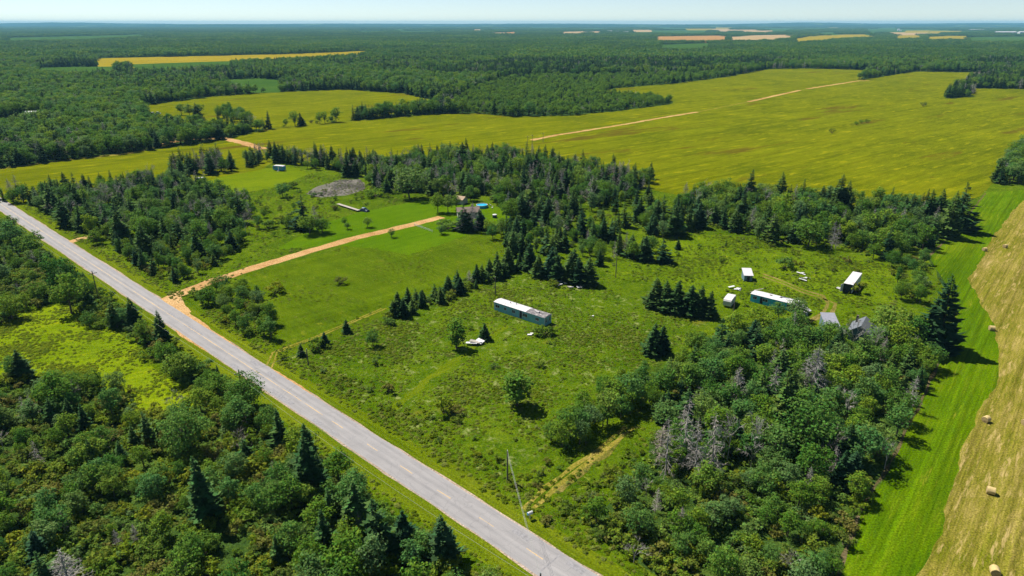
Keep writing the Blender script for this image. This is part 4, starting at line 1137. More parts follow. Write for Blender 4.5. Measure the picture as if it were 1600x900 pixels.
# the shorter wording where it already singles a plant out, the longer one where it does not, a place in the row where both fail
from collections import Counter
def label_long(p):
    s_ = label_of(p, p.get('near', ''))
    return s_ if len(s_.split()) <= 15 else label_of(p, p.get('near_short', ''))
cnt = Counter(label_of(p, '') for p in chosen)
labels = [label_of(p, '') if cnt[label_of(p, '')] == 1 else label_long(p) for p in chosen]
cnt = Counter(labels)
by = {}
for i, p in enumerate(chosen):
    if cnt[labels[i]] > 1: by.setdefault(labels[i], []).append(i)
ORD = ['leftmost', 'second', 'third', 'fourth', 'fifth', 'sixth', 'seventh', 'eighth', 'ninth', 'tenth', 'eleventh', 'twelfth'] + ['inner'] * 60
for lab, ids in by.items():
    ids.sort(key=lambda i: PX(chosen[i]['x'], chosen[i]['y'])[1 if len(ids) == 2 else 0])
    for r, i in enumerate(ids):
        if len(ids) == 2: pre = ('farther', 'nearer')[r]
        elif r == len(ids) - 1: pre = 'rightmost'
        else: pre = ORD[r]
        labels[i] = f"{pre} {lab}"
for p, lab in zip(chosen, labels):
    o = bpy.data.objects.new(p['kind'], None)
    o.empty_display_size = 0.5
    o.location = (p['x'], p['y'], 0)
    a = RND.uniform(0, 6.28)
    o.rotation_euler = (RND.uniform(-.03, .03), RND.uniform(-.03, .03), a)
    o.scale = (p['w'], p['w'], p['h'])
    COL.objects.link(o)
    w = lab.split()
    if len(w) > 16: lab = ' '.join(w[:16])
    tag(o, lab, CAT[p['kind']], p['group'])
    for me in plant_meshes(p['kind'], p['var']):
        c = bpy.data.objects.new(me.name, me); COL.objects.link(c); c.parent = o
    if p['kind'] == DD and p['var'] in (2, 3):
        c.material_slots[0].link = 'OBJECT'; c.material_slots[0].material = M['birch']

for k, nm in ((SP, 'spruce_woodland'), (BL, 'broadleaf_woodland'), (SH, 'thicket'), (DD, 'deadwood')):
    T = [[(c[0], c[1], 0), (t[0], t[1], 1)] for c, t in PROTO[k]]
    scatter(nm, T, [M[KMAT[k][0]], M[KMAT[k][1]]], [(p['x'], p['y'], 0, p['h'], p['w'], p['var']) for p in rest[k]], 5)
print('plants', {k: (sum(p['kind'] == k for p in PLANTS), len(rest[k])) for k in PROTO})

# ------------------------------------------------------------------ ground cover
def cover(name, poly, spacing, h, wide, mat, seed, avoid=(), protos=None, clump=0.5, cscale=9.0):
    rn = np.random.RandomState(seed)
    g = fill(poly, spacing, seed, 0.95, avoid)
    if not len(g): return
    ph = rn.uniform(0, 6.28, 4)
    f = np.sin(g[:, 0] / cscale + ph[0]) * np.sin(g[:, 1] / cscale * 1.13 + ph[1]) + 0.7 * np.sin((g[:, 0] + g[:, 1]) / cscale * 2.1 + ph[2]) * np.sin((g[:, 0] - g[:, 1]) / cscale * 1.7 + ph[3])
    keep = rn.rand(len(g)) < np.clip(0.5 + clump * f, 0.06, 1)
    g = g[keep]; f = f[keep]
    hh = rn.uniform(h[0], h[1], len(g)) * (1 + .25 * f)
    ok = np.array([in_frame(a, b, 1, 30) for a, b in g], bool) if len(g) else []
    g, hh = g[ok], hh[ok]
    pts = np.column_stack([g, np.zeros(len(g)), hh, hh * wide * rn.uniform(.8, 1.3, len(g)), -np.ones(len(g))])
    P_ = protos or [tuft_proto(s + seed) for s in range(5)]
    scatter(name, [[(v, f_, 0)] for v, f_ in P_], [mat], pts, seed)
weeds = [shrub_proto(s, .8, 5, 12, .16)[0] for s in range(61, 65)]
track_gap = [G(600, 640), G(640, 605), G(690, 570), G(740, 535), G(790, 512), G(800, 520), G(750, 548), G(700, 585), G(650, 620), G(615, 645)]
yard_track = pw([(1188, 427), (1225, 437), (1260, 451), (1292, 460), (1310, 472), (1304, 492), (1275, 503), (1250, 511), (1246, 503), (1272, 495), (1288, 486), (1290, 475), (1280, 468), (1250, 459), (1218, 445), (1188, 433)])
home_gap = [(-6, 174), (8.5, 161.5), (11, 164.5), (-3, 177)]
cover('tall_grass', F['lot'], 0.80, (.14, .34), 2.4, M['tuft'], 61, (track_gap, home_gap), clump=.45)
cover('weeds', F['lot'], 3.6, (.3, .65), 1.5, M['weed'], 62, (track_gap, home_gap), weeds, .4, 7)
cover('tall_grass', F['left'], 0.75, (.20, .45), 2.2, M['yellow_tuft'], 63, clump=.5, cscale=5)
cover('tall_grass', F['meadow'], 1.7, (.12, .28), 2.6, M['tuft'], 64, clump=.4)
cover('tall_grass', F['scrub'], 1.1, (.18, .40), 2.4, M['yard_tuft'], 65, (yard_track,), clump=.5)
cover('weeds', F['scrub'], 3.6, (.4, 1.0), 1.5, M['weed'], 66, (yard_track,), weeds, .4, 7)
cover('tall_grass', F['grass'], 1.9, (.20, .48), 2.2, M['tuft'], 67, (F['lot'], F['left'], F['meadow'], F['scrub'], F['lawn'], F['lawn_pale'], F['hay_green'], F['straw'], F['big'], drive_zone, A, [R(-330, -7), R(60, -7), R(60, 6), R(-330, 6)]), clump=.4)
cover('tall_grass', [R(-330, 5.2), R(60, 5.2), R(60, 11), R(-60, 13), R(-330, 9)], 1.0, (.18, .42), 2.0, M['tuft'], 68, (drive_zone,), clump=.45, cscale=4)
cover('tall_grass', [R(-330, -5.8), R(60, -5.8), R(60, -11), R(-330, -9)], 1.0, (.18, .42), 2.0, M['tuft'], 69, clump=.45, cscale=4)
cover('undergrowth', A, 1.7, (.6, 1.5), 1.25, M['shrub'], 70, (F['left'],), weeds, .75, 6)
cover('undergrowth', F2, 1.7, (.6, 1.4), 1.25, M['shrub'], 71, (), weeds, .75, 6)
cover('low_growth', LOWB, 1.3, (.4, 1.0), 1.3, M['weed'], 92, (), weeds, .3, 5)
cover('undergrowth', F1, 2.2, (.6, 1.6), 1.25, M['shrub'], 72, (), weeds, .7, 8)
for i, q in enumerate((B1, B2, C1, D1, D2, H2)):
    cover('undergrowth', q, 2.6, (.7, 1.8), 1.25, M['shrub'], 73 + i, (), weeds, .6, 9)
cover('heath_stems', F['heath'], 1.0, (.22, .5), 2.2, M['heath'], 80, (), None, .9)
cover('verge_weeds', O2, 1.8, (.4, .9), 1.3, M['tuft'], 81, (), None, .5, 6)
# ------------------------------------------------------------------ buildings, trailers and small things
def paint(name, col, rough=0.5, second=None, amt=0.58, var=0.10, scale=0.9, stretch=(1, 1, 1), metal=0.0):
    M[name] = plain_mat(name, col, rough, var, scale, metal, second, amt, stretch)
paint('teal_siding', (0.17, 0.40, 0.42), 0.55, (0.30, 0.38, 0.36), 0.60, 0.16, 1.1, (2.5, 2.5, .6))
paint('turquoise_siding', (0.05, 0.43, 0.52), 0.55, (0.35, 0.38, 0.34), 0.60, 0.15, 1.0, (2.5, 2.5, .6))
paint('white_roof', (0.56, 0.53, 0.53), 0.55, (0.36, 0.30, 0.27), 0.57, 0.10, 0.8)
paint('worn_roof', (0.135, 0.120, 0.122), 0.85, (0.34, 0.31, 0.29), 0.53, 0.35, 1.6)
paint('roof_patch', (0.40, 0.37, 0.35), 0.7, (0.22, 0.18, 0.16), 0.55, 0.2, 1.5)
paint('white_paint', (0.58, 0.57, 0.555), 0.5, (0.40, 0.36, 0.31), 0.58, 0.08)
paint('box_white', (0.56, 0.54, 0.54), 0.5, (0.45, 0.34, 0.26), 0.64, 0.08)
paint('dark_inside', (0.030, 0.032, 0.036), 0.9)
paint('grey_shingle', (0.26, 0.26, 0.30), 0.85, (0.24, 0.24, 0.26), 0.55, 0.14, 2.0)
paint('slate_roof', (0.13, 0.14, 0.155), 0.85, (0.18, 0.185, 0.19), 0.58, 0.15, 2.0)
paint('slate_siding', (0.12, 0.19, 0.22), 0.7, (0.17, 0.22, 0.23), 0.55, 0.14)
paint('brown_shingle', (0.17, 0.125, 0.10), 0.9, (0.19, 0.145, 0.125), 0.55, 0.14, 2.0)
paint('tan_boards', (0.34, 0.24, 0.15), 0.8, None, 0.5, 0.2)
paint('beige_siding', (0.42, 0.38, 0.33), 0.7)
paint('blue_paint', (0.05, 0.27, 0.50), 0.45, None, 0.5, 0.1)
paint('pool_blue', (0.02, 0.34, 0.60), 0.4)
paint('weathered_wood', (0.36, 0.32, 0.27), 0.9, (0.22, 0.19, 0.16), 0.55, 0.2, 1.6, (.3, 2, 2))
paint('pole_wood', (0.115, 0.095, 0.075), 0.9, (0.18, 0.16, 0.14), 0.58, 0.25, 2.0, (2, 2, .3))
paint('porcelain', (0.55, 0.57, 0.58), 0.25)
paint('steel_grey', (0.33, 0.34, 0.35), 0.4, None, 0.5, 0.1, 1, (1, 1, 1), 0.6)
paint('cable', (0.30, 0.30, 0.27), 0.6)
paint('tarpaulin', (0.015, 0.028, 0.050), 0.35, (0.03, 0.08, 0.12), 0.58, 0.2)
paint('rubber', (0.02, 0.02, 0.02), 0.8)
paint('straw_bale', (0.48, 0.36, 0.15), 0.95, (0.34, 0.25, 0.10), 0.55, 0.25, 2.6)
paint('bale_end', (0.34, 0.25, 0.11), 0.95, (0.22, 0.16, 0.07), 0.52, 0.25, 3.0)
paint('car_white', (0.72, 0.73, 0.75), 0.3)
paint('car_blue', (0.16, 0.28, 0.42), 0.3)
paint('car_dark', (0.06, 0.07, 0.09), 0.3)
def glass_mat():
    m, nt, out = new_mat('window_glass')
    b = nt.nodes.new('ShaderNodeBsdfPrincipled')
    b.inputs['Base Color'].default_value = (0.025, 0.035, 0.045, 1)
    b.inputs['Roughness'].default_value = 0.08
    nt.links.new(b.outputs[0], out.inputs['Surface'])
    return m
M['glass'] = glass_mat()
def water_mat():
    m, nt, out = new_mat('pool_water')
    b = nt.nodes.new('ShaderNodeBsdfPrincipled')
    b.inputs['Base Color'].default_value = (0.03, 0.42, 0.62, 1)
    b.inputs['Roughness'].default_value = 0.06
    n = noise(nt, nt.nodes.new('ShaderNodeTexCoord').outputs['Object'], 2.0, 2)
    bp = nt.nodes.new('ShaderNodeBump'); bp.inputs['Strength'].default_value = 0.15
    nt.links.new(n, bp.inputs['Height']); nt.links.new(bp.outputs[0], b.inputs['Normal'])
    nt.links.new(b.outputs[0], out.inputs['Surface'])
    return m
M['water'] = water_mat()

def window(parent, x, y, z, w, h, face='front', frame='white_paint'):
    """window of size w x h centred at (x, y, z) on a wall facing -y (front), +x (end), -x (start)"""
    def bx(m, a0, a1, d0, d1, z0, z1):
        if face == 'front': m.box(a0, a1, y - d1, y - d0, z0, z1)
        elif face == 'back': m.box(a0, a1, y + d0, y + d1, z0, z1)
        elif face == 'end': m.box(x + d0, x + d1, a0, a1, z0, z1)
        else: m.box(x - d1, x - d0, a0, a1, z0, z1)
    c = x if face in ('front', 'back') else y
    f = MB(); t = .07
    bx(f, c - w / 2 - t, c + w / 2 + t, .003, .05, z + h / 2, z + h / 2 + t)
    bx(f, c - w / 2 - t, c + w / 2 + t, .003, .06, z - h / 2 - t, z - h / 2)
    bx(f, c - w / 2 - t, c - w / 2, .003, .05, z - h / 2 + .001, z + h / 2 - .001)
    bx(f, c + w / 2, c + w / 2 + t, .003, .05, z - h / 2 + .001, z + h / 2 - .001)
    bx(f, c - .025, c + .025, .003, .045, z - h / 2 + .001, z + h / 2 - .001)
    fo = f.build('window', M[frame], parent)
    p = MB(); bx(p, c - w / 2 + .001, c + w / 2 - .001, .002, .02, z - h / 2 + .002, z + h / 2 - .002)
    p.build('pane', M['glass'], fo)
    return fo

# the long mobile home on the lot
a, b = Vector((-5.0, 173.4)), Vector((8.6, 162.3))
hd = (b - a).normalized(); rotz = math.atan2(hd.y, hd.x); hn = Vector((-hd.y, hd.x))
L, W, H = (b - a).length, 3.1, 2.45
c = (a + b) / 2 + hn * W / 2
t = thing('mobile_home', (c.x, c.y, 0), rotz, 'long blue-grey mobile home with white roof, worn at one end, alone on the overgrown lot', 'mobile home')
MB().box(-L / 2, L / 2, -W / 2, W / 2, -.1, H).build('wall', M['teal_siding'], t)
def roof_prof(e=.12): return [(-W / 2 - e, H), (-W / 2 - e, H + .08), (-W / 4, H + .27), (0, H + .33), (W / 4, H + .27), (W / 2 + e, H + .08), (W / 2 + e, H)]
cut = L * 0.14
MB().prism(roof_prof(), -L / 2 - .12, cut).build('roof', M['white_roof'], t)
MB().prism(roof_prof(.08), cut + .003, L / 2 + .10).build('worn_roof', M['worn_roof'], t)
for i in range(1, 9):
    x = -L / 2 + (cut + L / 2) * i / 9
    MB().prism([(yy, zz + .012) for yy, zz in roof_prof(.121)[1:6]] + [(yy, zz - .03) for yy, zz in reversed(roof_prof(.121)[1:6])], x - .035, x + .035).build('roof_seam', M['roof_patch'], t)
rr = random.Random(5)
pm = MB()
for i in range(26):
    x = rr.uniform(cut + .3, L / 2 - .4); y = rr.uniform(-W / 2, W / 2 - .5); w, d = rr.uniform(.15, .8), rr.uniform(.1, .4)
    z = H + .33 - .25 * (abs(y) / (W / 2)) ** 1.5
    pm.box(x, min(x + w, L / 2), y, y + d, z - .05, z + .05 + rr.uniform(0, .05))
tag(pm.build('peeling_roofing', M['roof_patch'], t), kind='stuff')
MB().box(-L / 2 - .1, L / 2 + .1, -W / 2 - .15, -W / 2 - .123, H - .02, H + .10).build('fascia', M['white_paint'], t)
MB().box(L / 2 + .102, L / 2 + .13, -W / 2 - .1, W / 2 + .1, H - .02, H + .13).build('fascia', M['white_paint'], t)
for x, y in ((-L * .24, .1), (-L * .14, .5)):
    MB().tube([(x, y, H + .25), (x, y, H + .7)], .12, .12, 8).build('roof_vent', M['steel_grey'], t)
MB().box(L * .27, L * .27 + 1.3, -.6, .2, H + .3, H + .62, .05).build('roof_hatch', M['roof_patch'], t)
for x, w, h in ((-L * .43, 1.3, .8), (-L * .27, .8, .7), (-L * .10, 1.0, .8), (L * .125, 1.5, .85), (L * .36, 1.1, .8)):
    window(t, x, -W / 2, 1.45, w, h)
for y in (-.75, .75): window(t, L / 2, y, 1.5, .75, 1.0, 'end')
d = MB().box(L * .02, L * .02 + .85, -W / 2 - .05, -W / 2 - .003, .25, 2.2).build('door', M['dark_inside'], t)
MB().box(L * .02 - .08, L * .02 - .003, -W / 2 - .06, -W / 2 - .004, .25, 2.28).box(L * .02 + .853, L * .02 + .93, -W / 2 - .06, -W / 2 - .004, .25, 2.28).build('door_frame', M['white_paint'], t)
MB().box(-L / 2 - .01, -L / 2 + .08, -W / 2 - .02, -W / 2 + .07, -.1, H - .03).build('corner_trim', M['white_paint'], t)
MB().box(L / 2 - .08, L / 2 + .01, -W / 2 - .02, -W / 2 + .07, -.1, H - .03).build('corner_trim', M['white_paint'], t)

# the turquoise trailer with its fallen end
a, b = Vector((68.9, 179.6)), Vector((78.6, 171.4))
hd = (b - a).normalized(); rotz = math.atan2(hd.y, hd.x); hn = Vector((-hd.y, hd.x))
L, W, H = (b - a).length, 3.4, 2.4
c = (a + b) / 2 + hn * W / 2
t = thing('ruined_trailer', (c.x, c.y, 0), rotz, 'turquoise derelict trailer with white roof collapsing at one end among trees', 'trailer')
MB().box(-L / 2, L / 2, -W / 2, -W / 2 + .1, -.1, H).box(-L / 2, L / 2, W / 2 - .1, W / 2, -.1, H).box(-L / 2, -L / 2 + .1, -W / 2 + .1, W / 2 - .1, -.1, H).build('wall', M['turquoise_siding'], t)
n = 5
for i in range(n):
    x0, x1 = -L / 2 - .15 + i * (L + .3) / n, -L / 2 - .15 + (i + 1) * (L + .3) / n - .02
    o = MB().prism([(-W / 2 - .15, H), (-W / 2 - .15, H + .07), (0, H + .26 + .03 * (i % 2)), (W / 2 + .15, H + .07), (W / 2 + .15, H)], x0, x1).build('roof_panel', M['white_roof'], t)
o = MB().prism([(-1.9, 0), (-1.9, .06), (0, .18), (1.9, .06), (1.9, 0)], 0, 3.6).build('fallen_roof', M['white_roof'], t)
o.location = (L / 2 + .1, -.1, H - .1); o.rotation_euler = (-.12, .42, -.18)
o = MB().box(0, 2.2, -.9, .9, 0, .05).build('loose_sheet', M['white_paint'], t); o.location = (L / 2 + 1.4, -1.8, 1.0); o.rotation_euler = (.5, .3, .4)
o = MB().box(-1.3, 1.3, -.14, .14, 0, .06).build('plank', M['weathered_wood'], t); o.location = (-L / 2 + .8, W / 2 + .2, H + .45); o.rotation_euler = (0, -.3, .35)
o = MB().box(-.6, .6, -.1, .1, 0, .05).build('plank', M['weathered_wood'], t); o.location = (-L / 2 - .3, -.4, H + .2); o.rotation_euler = (0, .2, .9)
for x in (-L * .1, L * .12):
    o = MB().box(-.35, .35, -.25, .25, 0, .12).build('torn_roofing', M['dark_inside'], t); o.location = (x, W * .05, H + .2)
o = MB().box(-1.2, 1.2, -.2, .2, 0, .05).build('fallen_trim', M['steel_grey'], t); o.location = (L * .18, W * .33, H + .25); o.rotation_euler = (.1, .1, .3)
for x, w in ((-L * .40, 1.0), (-L * .17, 1.4), (L * .12, 1.2), (L * .35, .9)): window(t, x, -W / 2, 1.5, w, .8)
MB().box(-L * .28, -L * .28 + .8, -W / 2 - .05, -W / 2 - .003, .2, 2.1).build('door', M['dark_inside'], t)

# the white box trailer with its open dark end
rotz = math.atan2(11.2, 8.4); L, W, H = 12.6, 2.6, 2.9
p = Vector((99.8, 185.9)); hd = Vector((math.cos(rotz), math.sin(rotz))); c = p + hd * L / 2
t = thing('box_trailer', (c.x, c.y, 0), rotz, 'long white box trailer with its dark end standing open', 'trailer')
MB().box(-L / 2, L / 2, -W / 2, -W / 2 + .06, .35, H).build('side_panel', M['box_white'], t)
MB().box(-L / 2, L / 2, W / 2 - .06, W / 2, .35, H).build('side_panel', M['box_white'], t)
MB().box(-L / 2 - .03, L / 2 + .03, -W / 2 - .02, W / 2 + .02, H + .003, H + .09).build('roof', M['white_roof'], t)
MB().box(L / 2 - .06, L / 2, -W / 2 + .061, W / 2 - .061, .35, H).build('front_panel', M['box_white'], t)
MB().box(-L / 2 + .02, L / 2 - .07, -W / 2 + .062, W / 2 - .062, .2, .45).build('bed', M['dark_inside'], t)
MB().box(-L / 2 + .3, -L / 2 + .36, -W / 2 + .07, W / 2 - .07, .46, H - .1).build('dark_interior_stand_in', M['dark_inside'], t)  # near-black panel stands in for the dark interior behind the opening
o = MB().box(-1.15, 0, -.03, .03, .5, H - .1).build('open_door', M['box_white'], t); o.location = (-L / 2 - .02, W / 2 + .05, 0); o.rotation_euler = (0, 0, -.35)
for y in (-W / 2 - .05, W / 2 + .003): MB().box(-L / 2 - .05, -L / 2 + .05, y, y + .047, .3, H - .01).build('corner_post', M['white_paint'], t)
for x in (-L * .34, -L * .26):
    for y in (-.95, .95): MB().tube([(x, y - .13, .42), (x, y + .13, .42)], .42, .42, 14).build('wheel', M['rubber'], t)

def shed(u, v, h, w, d, rot, label, roof_m, wall_m, hf, hb, name='shed'):
    x, y = G(u, v, h)
    t = thing(name, (x, y, 0), rot, label, 'shed')
    w2, d2 = w / 2, d / 2
    MB().add([(-w2, -d2, -.1), (w2, -d2, -.1), (w2, d2, -.1), (-w2, d2, -.1), (-w2, -d2, hf), (w2, -d2, hf), (w2, d2, hb), (-w2, d2, hb)],
             [(3, 2, 1, 0), (4, 5, 6, 7), (0, 1, 5, 4), (1, 2, 6, 5), (2, 3, 7, 6), (3, 0, 4, 7)]).build('wall', M[wall_m], t)
    s = (hb - hf) / d; e = .22
    MB().add([(-w2 - e, -d2 - e, hf - s * e + .004), (w2 + e, -d2 - e, hf - s * e + .004), (w2 + e, d2 + e, hb + s * e + .004), (-w2 - e, d2 + e, hb + s * e + .004),
              (-w2 - e, -d2 - e, hf - s * e + .1), (w2 + e, -d2 - e, hf - s * e + .1), (w2 + e, d2 + e, hb + s * e + .1), (-w2 - e, d2 + e, hb + s * e + .1)],
             [(3, 2, 1, 0), (4, 5, 6, 7), (0, 1, 5, 4), (1, 2, 6, 5), (2, 3, 7, 6), (3, 0, 4, 7)]).build('roof', M[roof_m], t)
    MB().box(-.4, .4, -d2 - .05, -d2 - .004, 0, hf - .25).build('door', M['dark_inside'], t)
    return t
shed(1168, 426, 2.2, 2.5, 3.6, -.10, 'little white-roofed shed alone on the rough meadow, front in shade', 'white_roof', 'slate_siding', 1.9, 2.9)
shed(1297, 499, 2.8, 3.3, 4.6, -.08, 'small shed with plain grey shingle roof beside the worn track', 'grey_shingle', 'slate_siding', 2.0, 3.5)

def gable(u, v, h, w, d, hw, hr, rot, label, name, cat, roof_m, wall_m, wins=(), ridge='y', base=None):
    """house: gable end faces -y when ridge is y; eaves face -y when ridge is x"""
    x, y = base or G(u, v, h)
    if ridge == 'y':                                 # (u, v) shows the front end of the ridge
        x -= d / 2 * math.sin(rot); y += d / 2 * math.cos(rot)
    t = thing(name, (x, y, 0), rot, label, cat)
    w2, d2 = w / 2, d / 2
    if ridge == 'y':
        vs_ = [(-w2, -d2, -.1), (w2, -d2, -.1), (w2, -d2, hw), (0, -d2, hr), (-w2, -d2, hw)]
        vs_ = vs_ + [(p[0], d2, p[2]) for p in vs_]
    else:
        vs_ = [(-w2, -d2, -.1), (-w2, d2, -.1), (-w2, d2, hw), (-w2, 0, hr), (-w2, -d2, hw)]
        vs_ = vs_ + [(w2, p[1], p[2]) for p in vs_]
    MB().add(vs_, [(0, 1, 2, 3, 4), (9, 8, 7, 6, 5)] + [(i, (i + 1) % 5, 5 + (i + 1) % 5, 5 + i) for i in range(5)]).build('wall', M[wall_m], t)
    e, th = .35, .12
    for s in (-1, 1):
        if ridge == 'y':
            k = (hr - hw) / w2; q = [(0, hr), (s * (w2 + e), hw - k * e)]
            P_ = [(q[0][0], -d2 - e, q[0][1] + .005), (q[1][0], -d2 - e, q[1][1] + .005), (q[1][0], d2 + e, q[1][1] + .005), (q[0][0], d2 + e, q[0][1] + .005)]
        else:
            k = (hr - hw) / d2; q = [(0, hr), (s * (d2 + e), hw - k * e)]
            P_ = [(-w2 - e, q[0][0], q[0][1] + .005), (-w2 - e, q[1][0], q[1][1] + .005), (w2 + e, q[1][0], q[1][1] + .005), (w2 + e, q[0][0], q[0][1] + .005)]
        P2 = [(a_, b_, c_ + th) for a_, b_, c_ in P_]
        MB().add(P_ + P2, [(3, 2, 1, 0), (4, 5, 6, 7), (0, 1, 5, 4), (1, 2, 6, 5), (2, 3, 7, 6), (3, 0, 4, 7)]).build('roof_slope', M[roof_m], t)
        if ridge == 'y' and d2 < 8:
            P3 = [(q[0][0], -d2 - e - .04, q[0][1] - .10), (q[1][0], -d2 - e - .04, q[1][1] - .10), (q[1][0], -d2 - e - .003, q[1][1] - .10), (q[0][0], -d2 - e - .003, q[0][1] - .10)]
            P4 = [(a_, b_, c_ + .26) for a_, b_, c_ in P3]
            MB().add(P3 + P4, [(3, 2, 1, 0), (4, 5, 6, 7), (0, 1, 5, 4), (1, 2, 6, 5), (2, 3, 7, 6), (3, 0, 4, 7)]).build('barge_board', M['white_paint'], t)
    for (fx, fz, fw, fh) in wins: window(t, fx, -d2, fz, fw, fh)
    return t
t = gable(1346, 509, 4.9, 5.2, 6.5, 2.9, 4.9, -.62, 'dark blue-grey gabled cottage with white barge boards among trees', 'cottage', 'house', 'slate_roof', 'slate_siding', [(-1.2, 1.6, .8, 1.0), (1.2, 1.6, .8, 1.0), (0, 3.7, .7, .7)])
MB().box(-2.0, -1.5, 1.5, 2.0, 3.5, 5.5).build('chimney', M['brown_shingle'], t)
t = gable(731, 324, 3.6, 9.0, 6.4, 2.4, 3.7, .18, 'brown-roofed bungalow half hidden behind spruces beside a round pool', 'bungalow', 'house', 'brown_shingle', 'beige_siding', [(-3, 1.5, 1.4, 1.0), (0, 1.5, 1.8, 1.1), (3, 1.5, 1.0, 1.0)], 'x')
MB().box(-1.2, -.3, -3.26, -3.204, 0, 2.0).build('door', M['dark_inside'], t)
MB().box(1.5, 2.2, .3, 1.0, 2.9, 4.4).build('chimney', M['brown_shingle'], t)
gable(717, 306, 3.2, 6.6, 4.0, 2.2, 3.2, -.55, 'small outbuilding with tan board ridge in the trees behind the bungalow', 'outbuilding', 'shed', 'tan_boards', 'beige_siding', [(1.5, 1.3, .8, .8)], 'x')

# pool, garden chairs and barrel by the bungalow
x, y = G(753, 324)
t = thing('swimming_pool', (x, y, 0), 0, 'round blue above-ground swimming pool beside the bungalow', 'pool')
MB().tube([(0, 0, 0), (0, 0, 1.2)], 2.45, 2.45, 28, cap=False).build('pool_wall', M['pool_blue'], t, True)
m_ = MB(); m_.tube([(2.45 * math.cos(i * .2244), 2.45 * math.sin(i * .2244), 1.22) for i in range(29)], .09, .09, 5, cap=False); m_.build('rim', M['white_paint'], t)
m_ = MB(); m_.add([(2.4 * math.cos(i * .2244), 2.4 * math.sin(i * .2244), 1.05) for i in range(28)], [tuple(range(28))]); m_.build('water', M['water'], t)
for k, (u, v, ro, w_) in enumerate(((762, 324, .3, 'nearest to the pool'), (766, 321.5, 1.4, 'farthest behind the pool'), (769, 325.5, -.8, 'at the edge of the grass'))):
    x, y = G(u, v)
    t = thing('garden_chair', (x, y, 0), ro, f'white garden chair, the one {w_} by the bungalow', 'chair', 'garden chairs by the pool')
    MB().box(-.3, .3, -.3, .3, .40, .46).build('seat', M['white_paint'], t)
    MB().box(-.3, .3, .25, .31, .461, .98).build('backrest', M['white_paint'], t)
    for sx in (-1, 1):
        for sy in (-1, 1): MB().box(sx * .27 - .03, sx * .27 + .03, sy * .26 - .03, sy * .26 + .03, -.02, .399).build('leg', M['white_paint'], t)
x, y = G(773, 340)
t = thing('water_tank', (x, y, 0), 0, 'dark round tank with a white lid below the bungalow garden', 'tank')
MB().tube([(0, 0, -.05), (0, 0, .5), (0, 0, 1.3)], .95, .9, 16).build('drum', M['tarpaulin'], t, True)
MB().tube([(0, 0, 1.303), (0, 0, 1.38), (0, 0, 1.45)], .95, .6, 16).build('lid', M['white_paint'], t)

# white rail fence at the end of the drive
p0, p1 = Vector(G(648, 353)), Vector(G(676, 363))
fd = p1 - p0
t = thing('rail_fence', (p0.x, p0.y, 0), math.atan2(fd.y, fd.x), 'low white rail fence across the grass beside the dirt drive', 'fence')
Lf = fd.length; nfp = 6
for i in range(nfp): MB().box(Lf * i / (nfp - 1) - .06, Lf * i / (nfp - 1) + .06, -.06, .06, -.1, 1.0).build('post', M['white_paint'], t)
for z in (.35, .78): MB().box(-.1, Lf + .1, -.095, -.062, z, z + .14).build('rail', M['white_paint'], t)

# caravans on the sunny lawn
def caravan(u, v, L, W, H, rot, body, roof, label, step=False):
    x, y = G(u, v)
    t = thing('caravan', (x, y, 0), rot, label, 'caravan')
    h0 = .45
    prof = [(-L / 2, h0 + .25), (-L / 2 + .15, h0), (L / 2 - .15, h0), (L / 2, h0 + .25), (L / 2, H - .55), (L / 2 - .22, H - .18)]
    top = [(-L / 2 + .22, H - .18), (-L / 2, H - .55)]
    vs_ = [(a_, -W / 2, b_) for a_, b_ in prof + top] + [(a_, W / 2, b_) for a_, b_ in prof + top]
    n = len(prof + top)
    MB().add(vs_, [tuple(range(n)), tuple(range(2 * n - 1, n - 1, -1))] + [(i, (i + 1) % n, n + (i + 1) % n, n + i) for i in range(n)]).build('body', M[body], t)
    rp = [(-L / 2 + .18, H - .176), (L / 2 - .18, H - .176), (L / 2 - .45, H - .02), (0, H + .05), (-L / 2 + .45, H - .02)]
    vs_ = [(a_, -W / 2 - .04, b_) for a_, b_ in rp] + [(a_, W / 2 + .04, b_) for a_, b_ in rp]
    MB().add(vs_, [(0, 1, 2, 3, 4), (9, 8, 7, 6, 5)] + [(i, (i + 1) % 5, 5 + (i + 1) % 5, 5 + i) for i in range(5)]).build('roof', M[roof], t)
    for xx in (-L * .3, L * .3): window(t, xx, -W / 2, H * .62, L * .16, .5)
    MB().box(-.1, .6, -W / 2 - .05, -W / 2 - .003, h0 + .05, H - .4).build('door', M['white_paint'], t)
    for yy in (-W / 2 + .1, W / 2 - .1): MB().tube([(-.5, yy - .1, .3), (-.5, yy + .1, .3)], .3, .3, 12).build('wheel', M['rubber'], t)
    MB().box(L / 2 + .001, L / 2 + 1.0, -.08, .08, .42, .52).build('drawbar', M['steel_grey'], t)
    if step: MB().box(-.3, .8, -W / 2 - .9, -W / 2 - .06, -.05, .22).box(-.3, .8, -W / 2 - .45, -W / 2 - .06, .221, .42).build('step', M['white_paint'], t)
    return t
caravan(314, 285, 4.6, 2.1, 2.5, .15, 'blue_paint', 'white_roof', 'small rounded caravan with white roof at the edge of the sunny lawn')
caravan(437, 266.5, 6.6, 2.4, 2.8, -.32, 'blue_paint', 'white_roof', 'bright blue caravan with white roof and doorstep below the tree row', True)
caravan(1139, 476, 5.4, 2.2, 2.5, 1.02, 'white_paint', 'white_roof', 'white camper half hidden by trees at the corner of the lot')

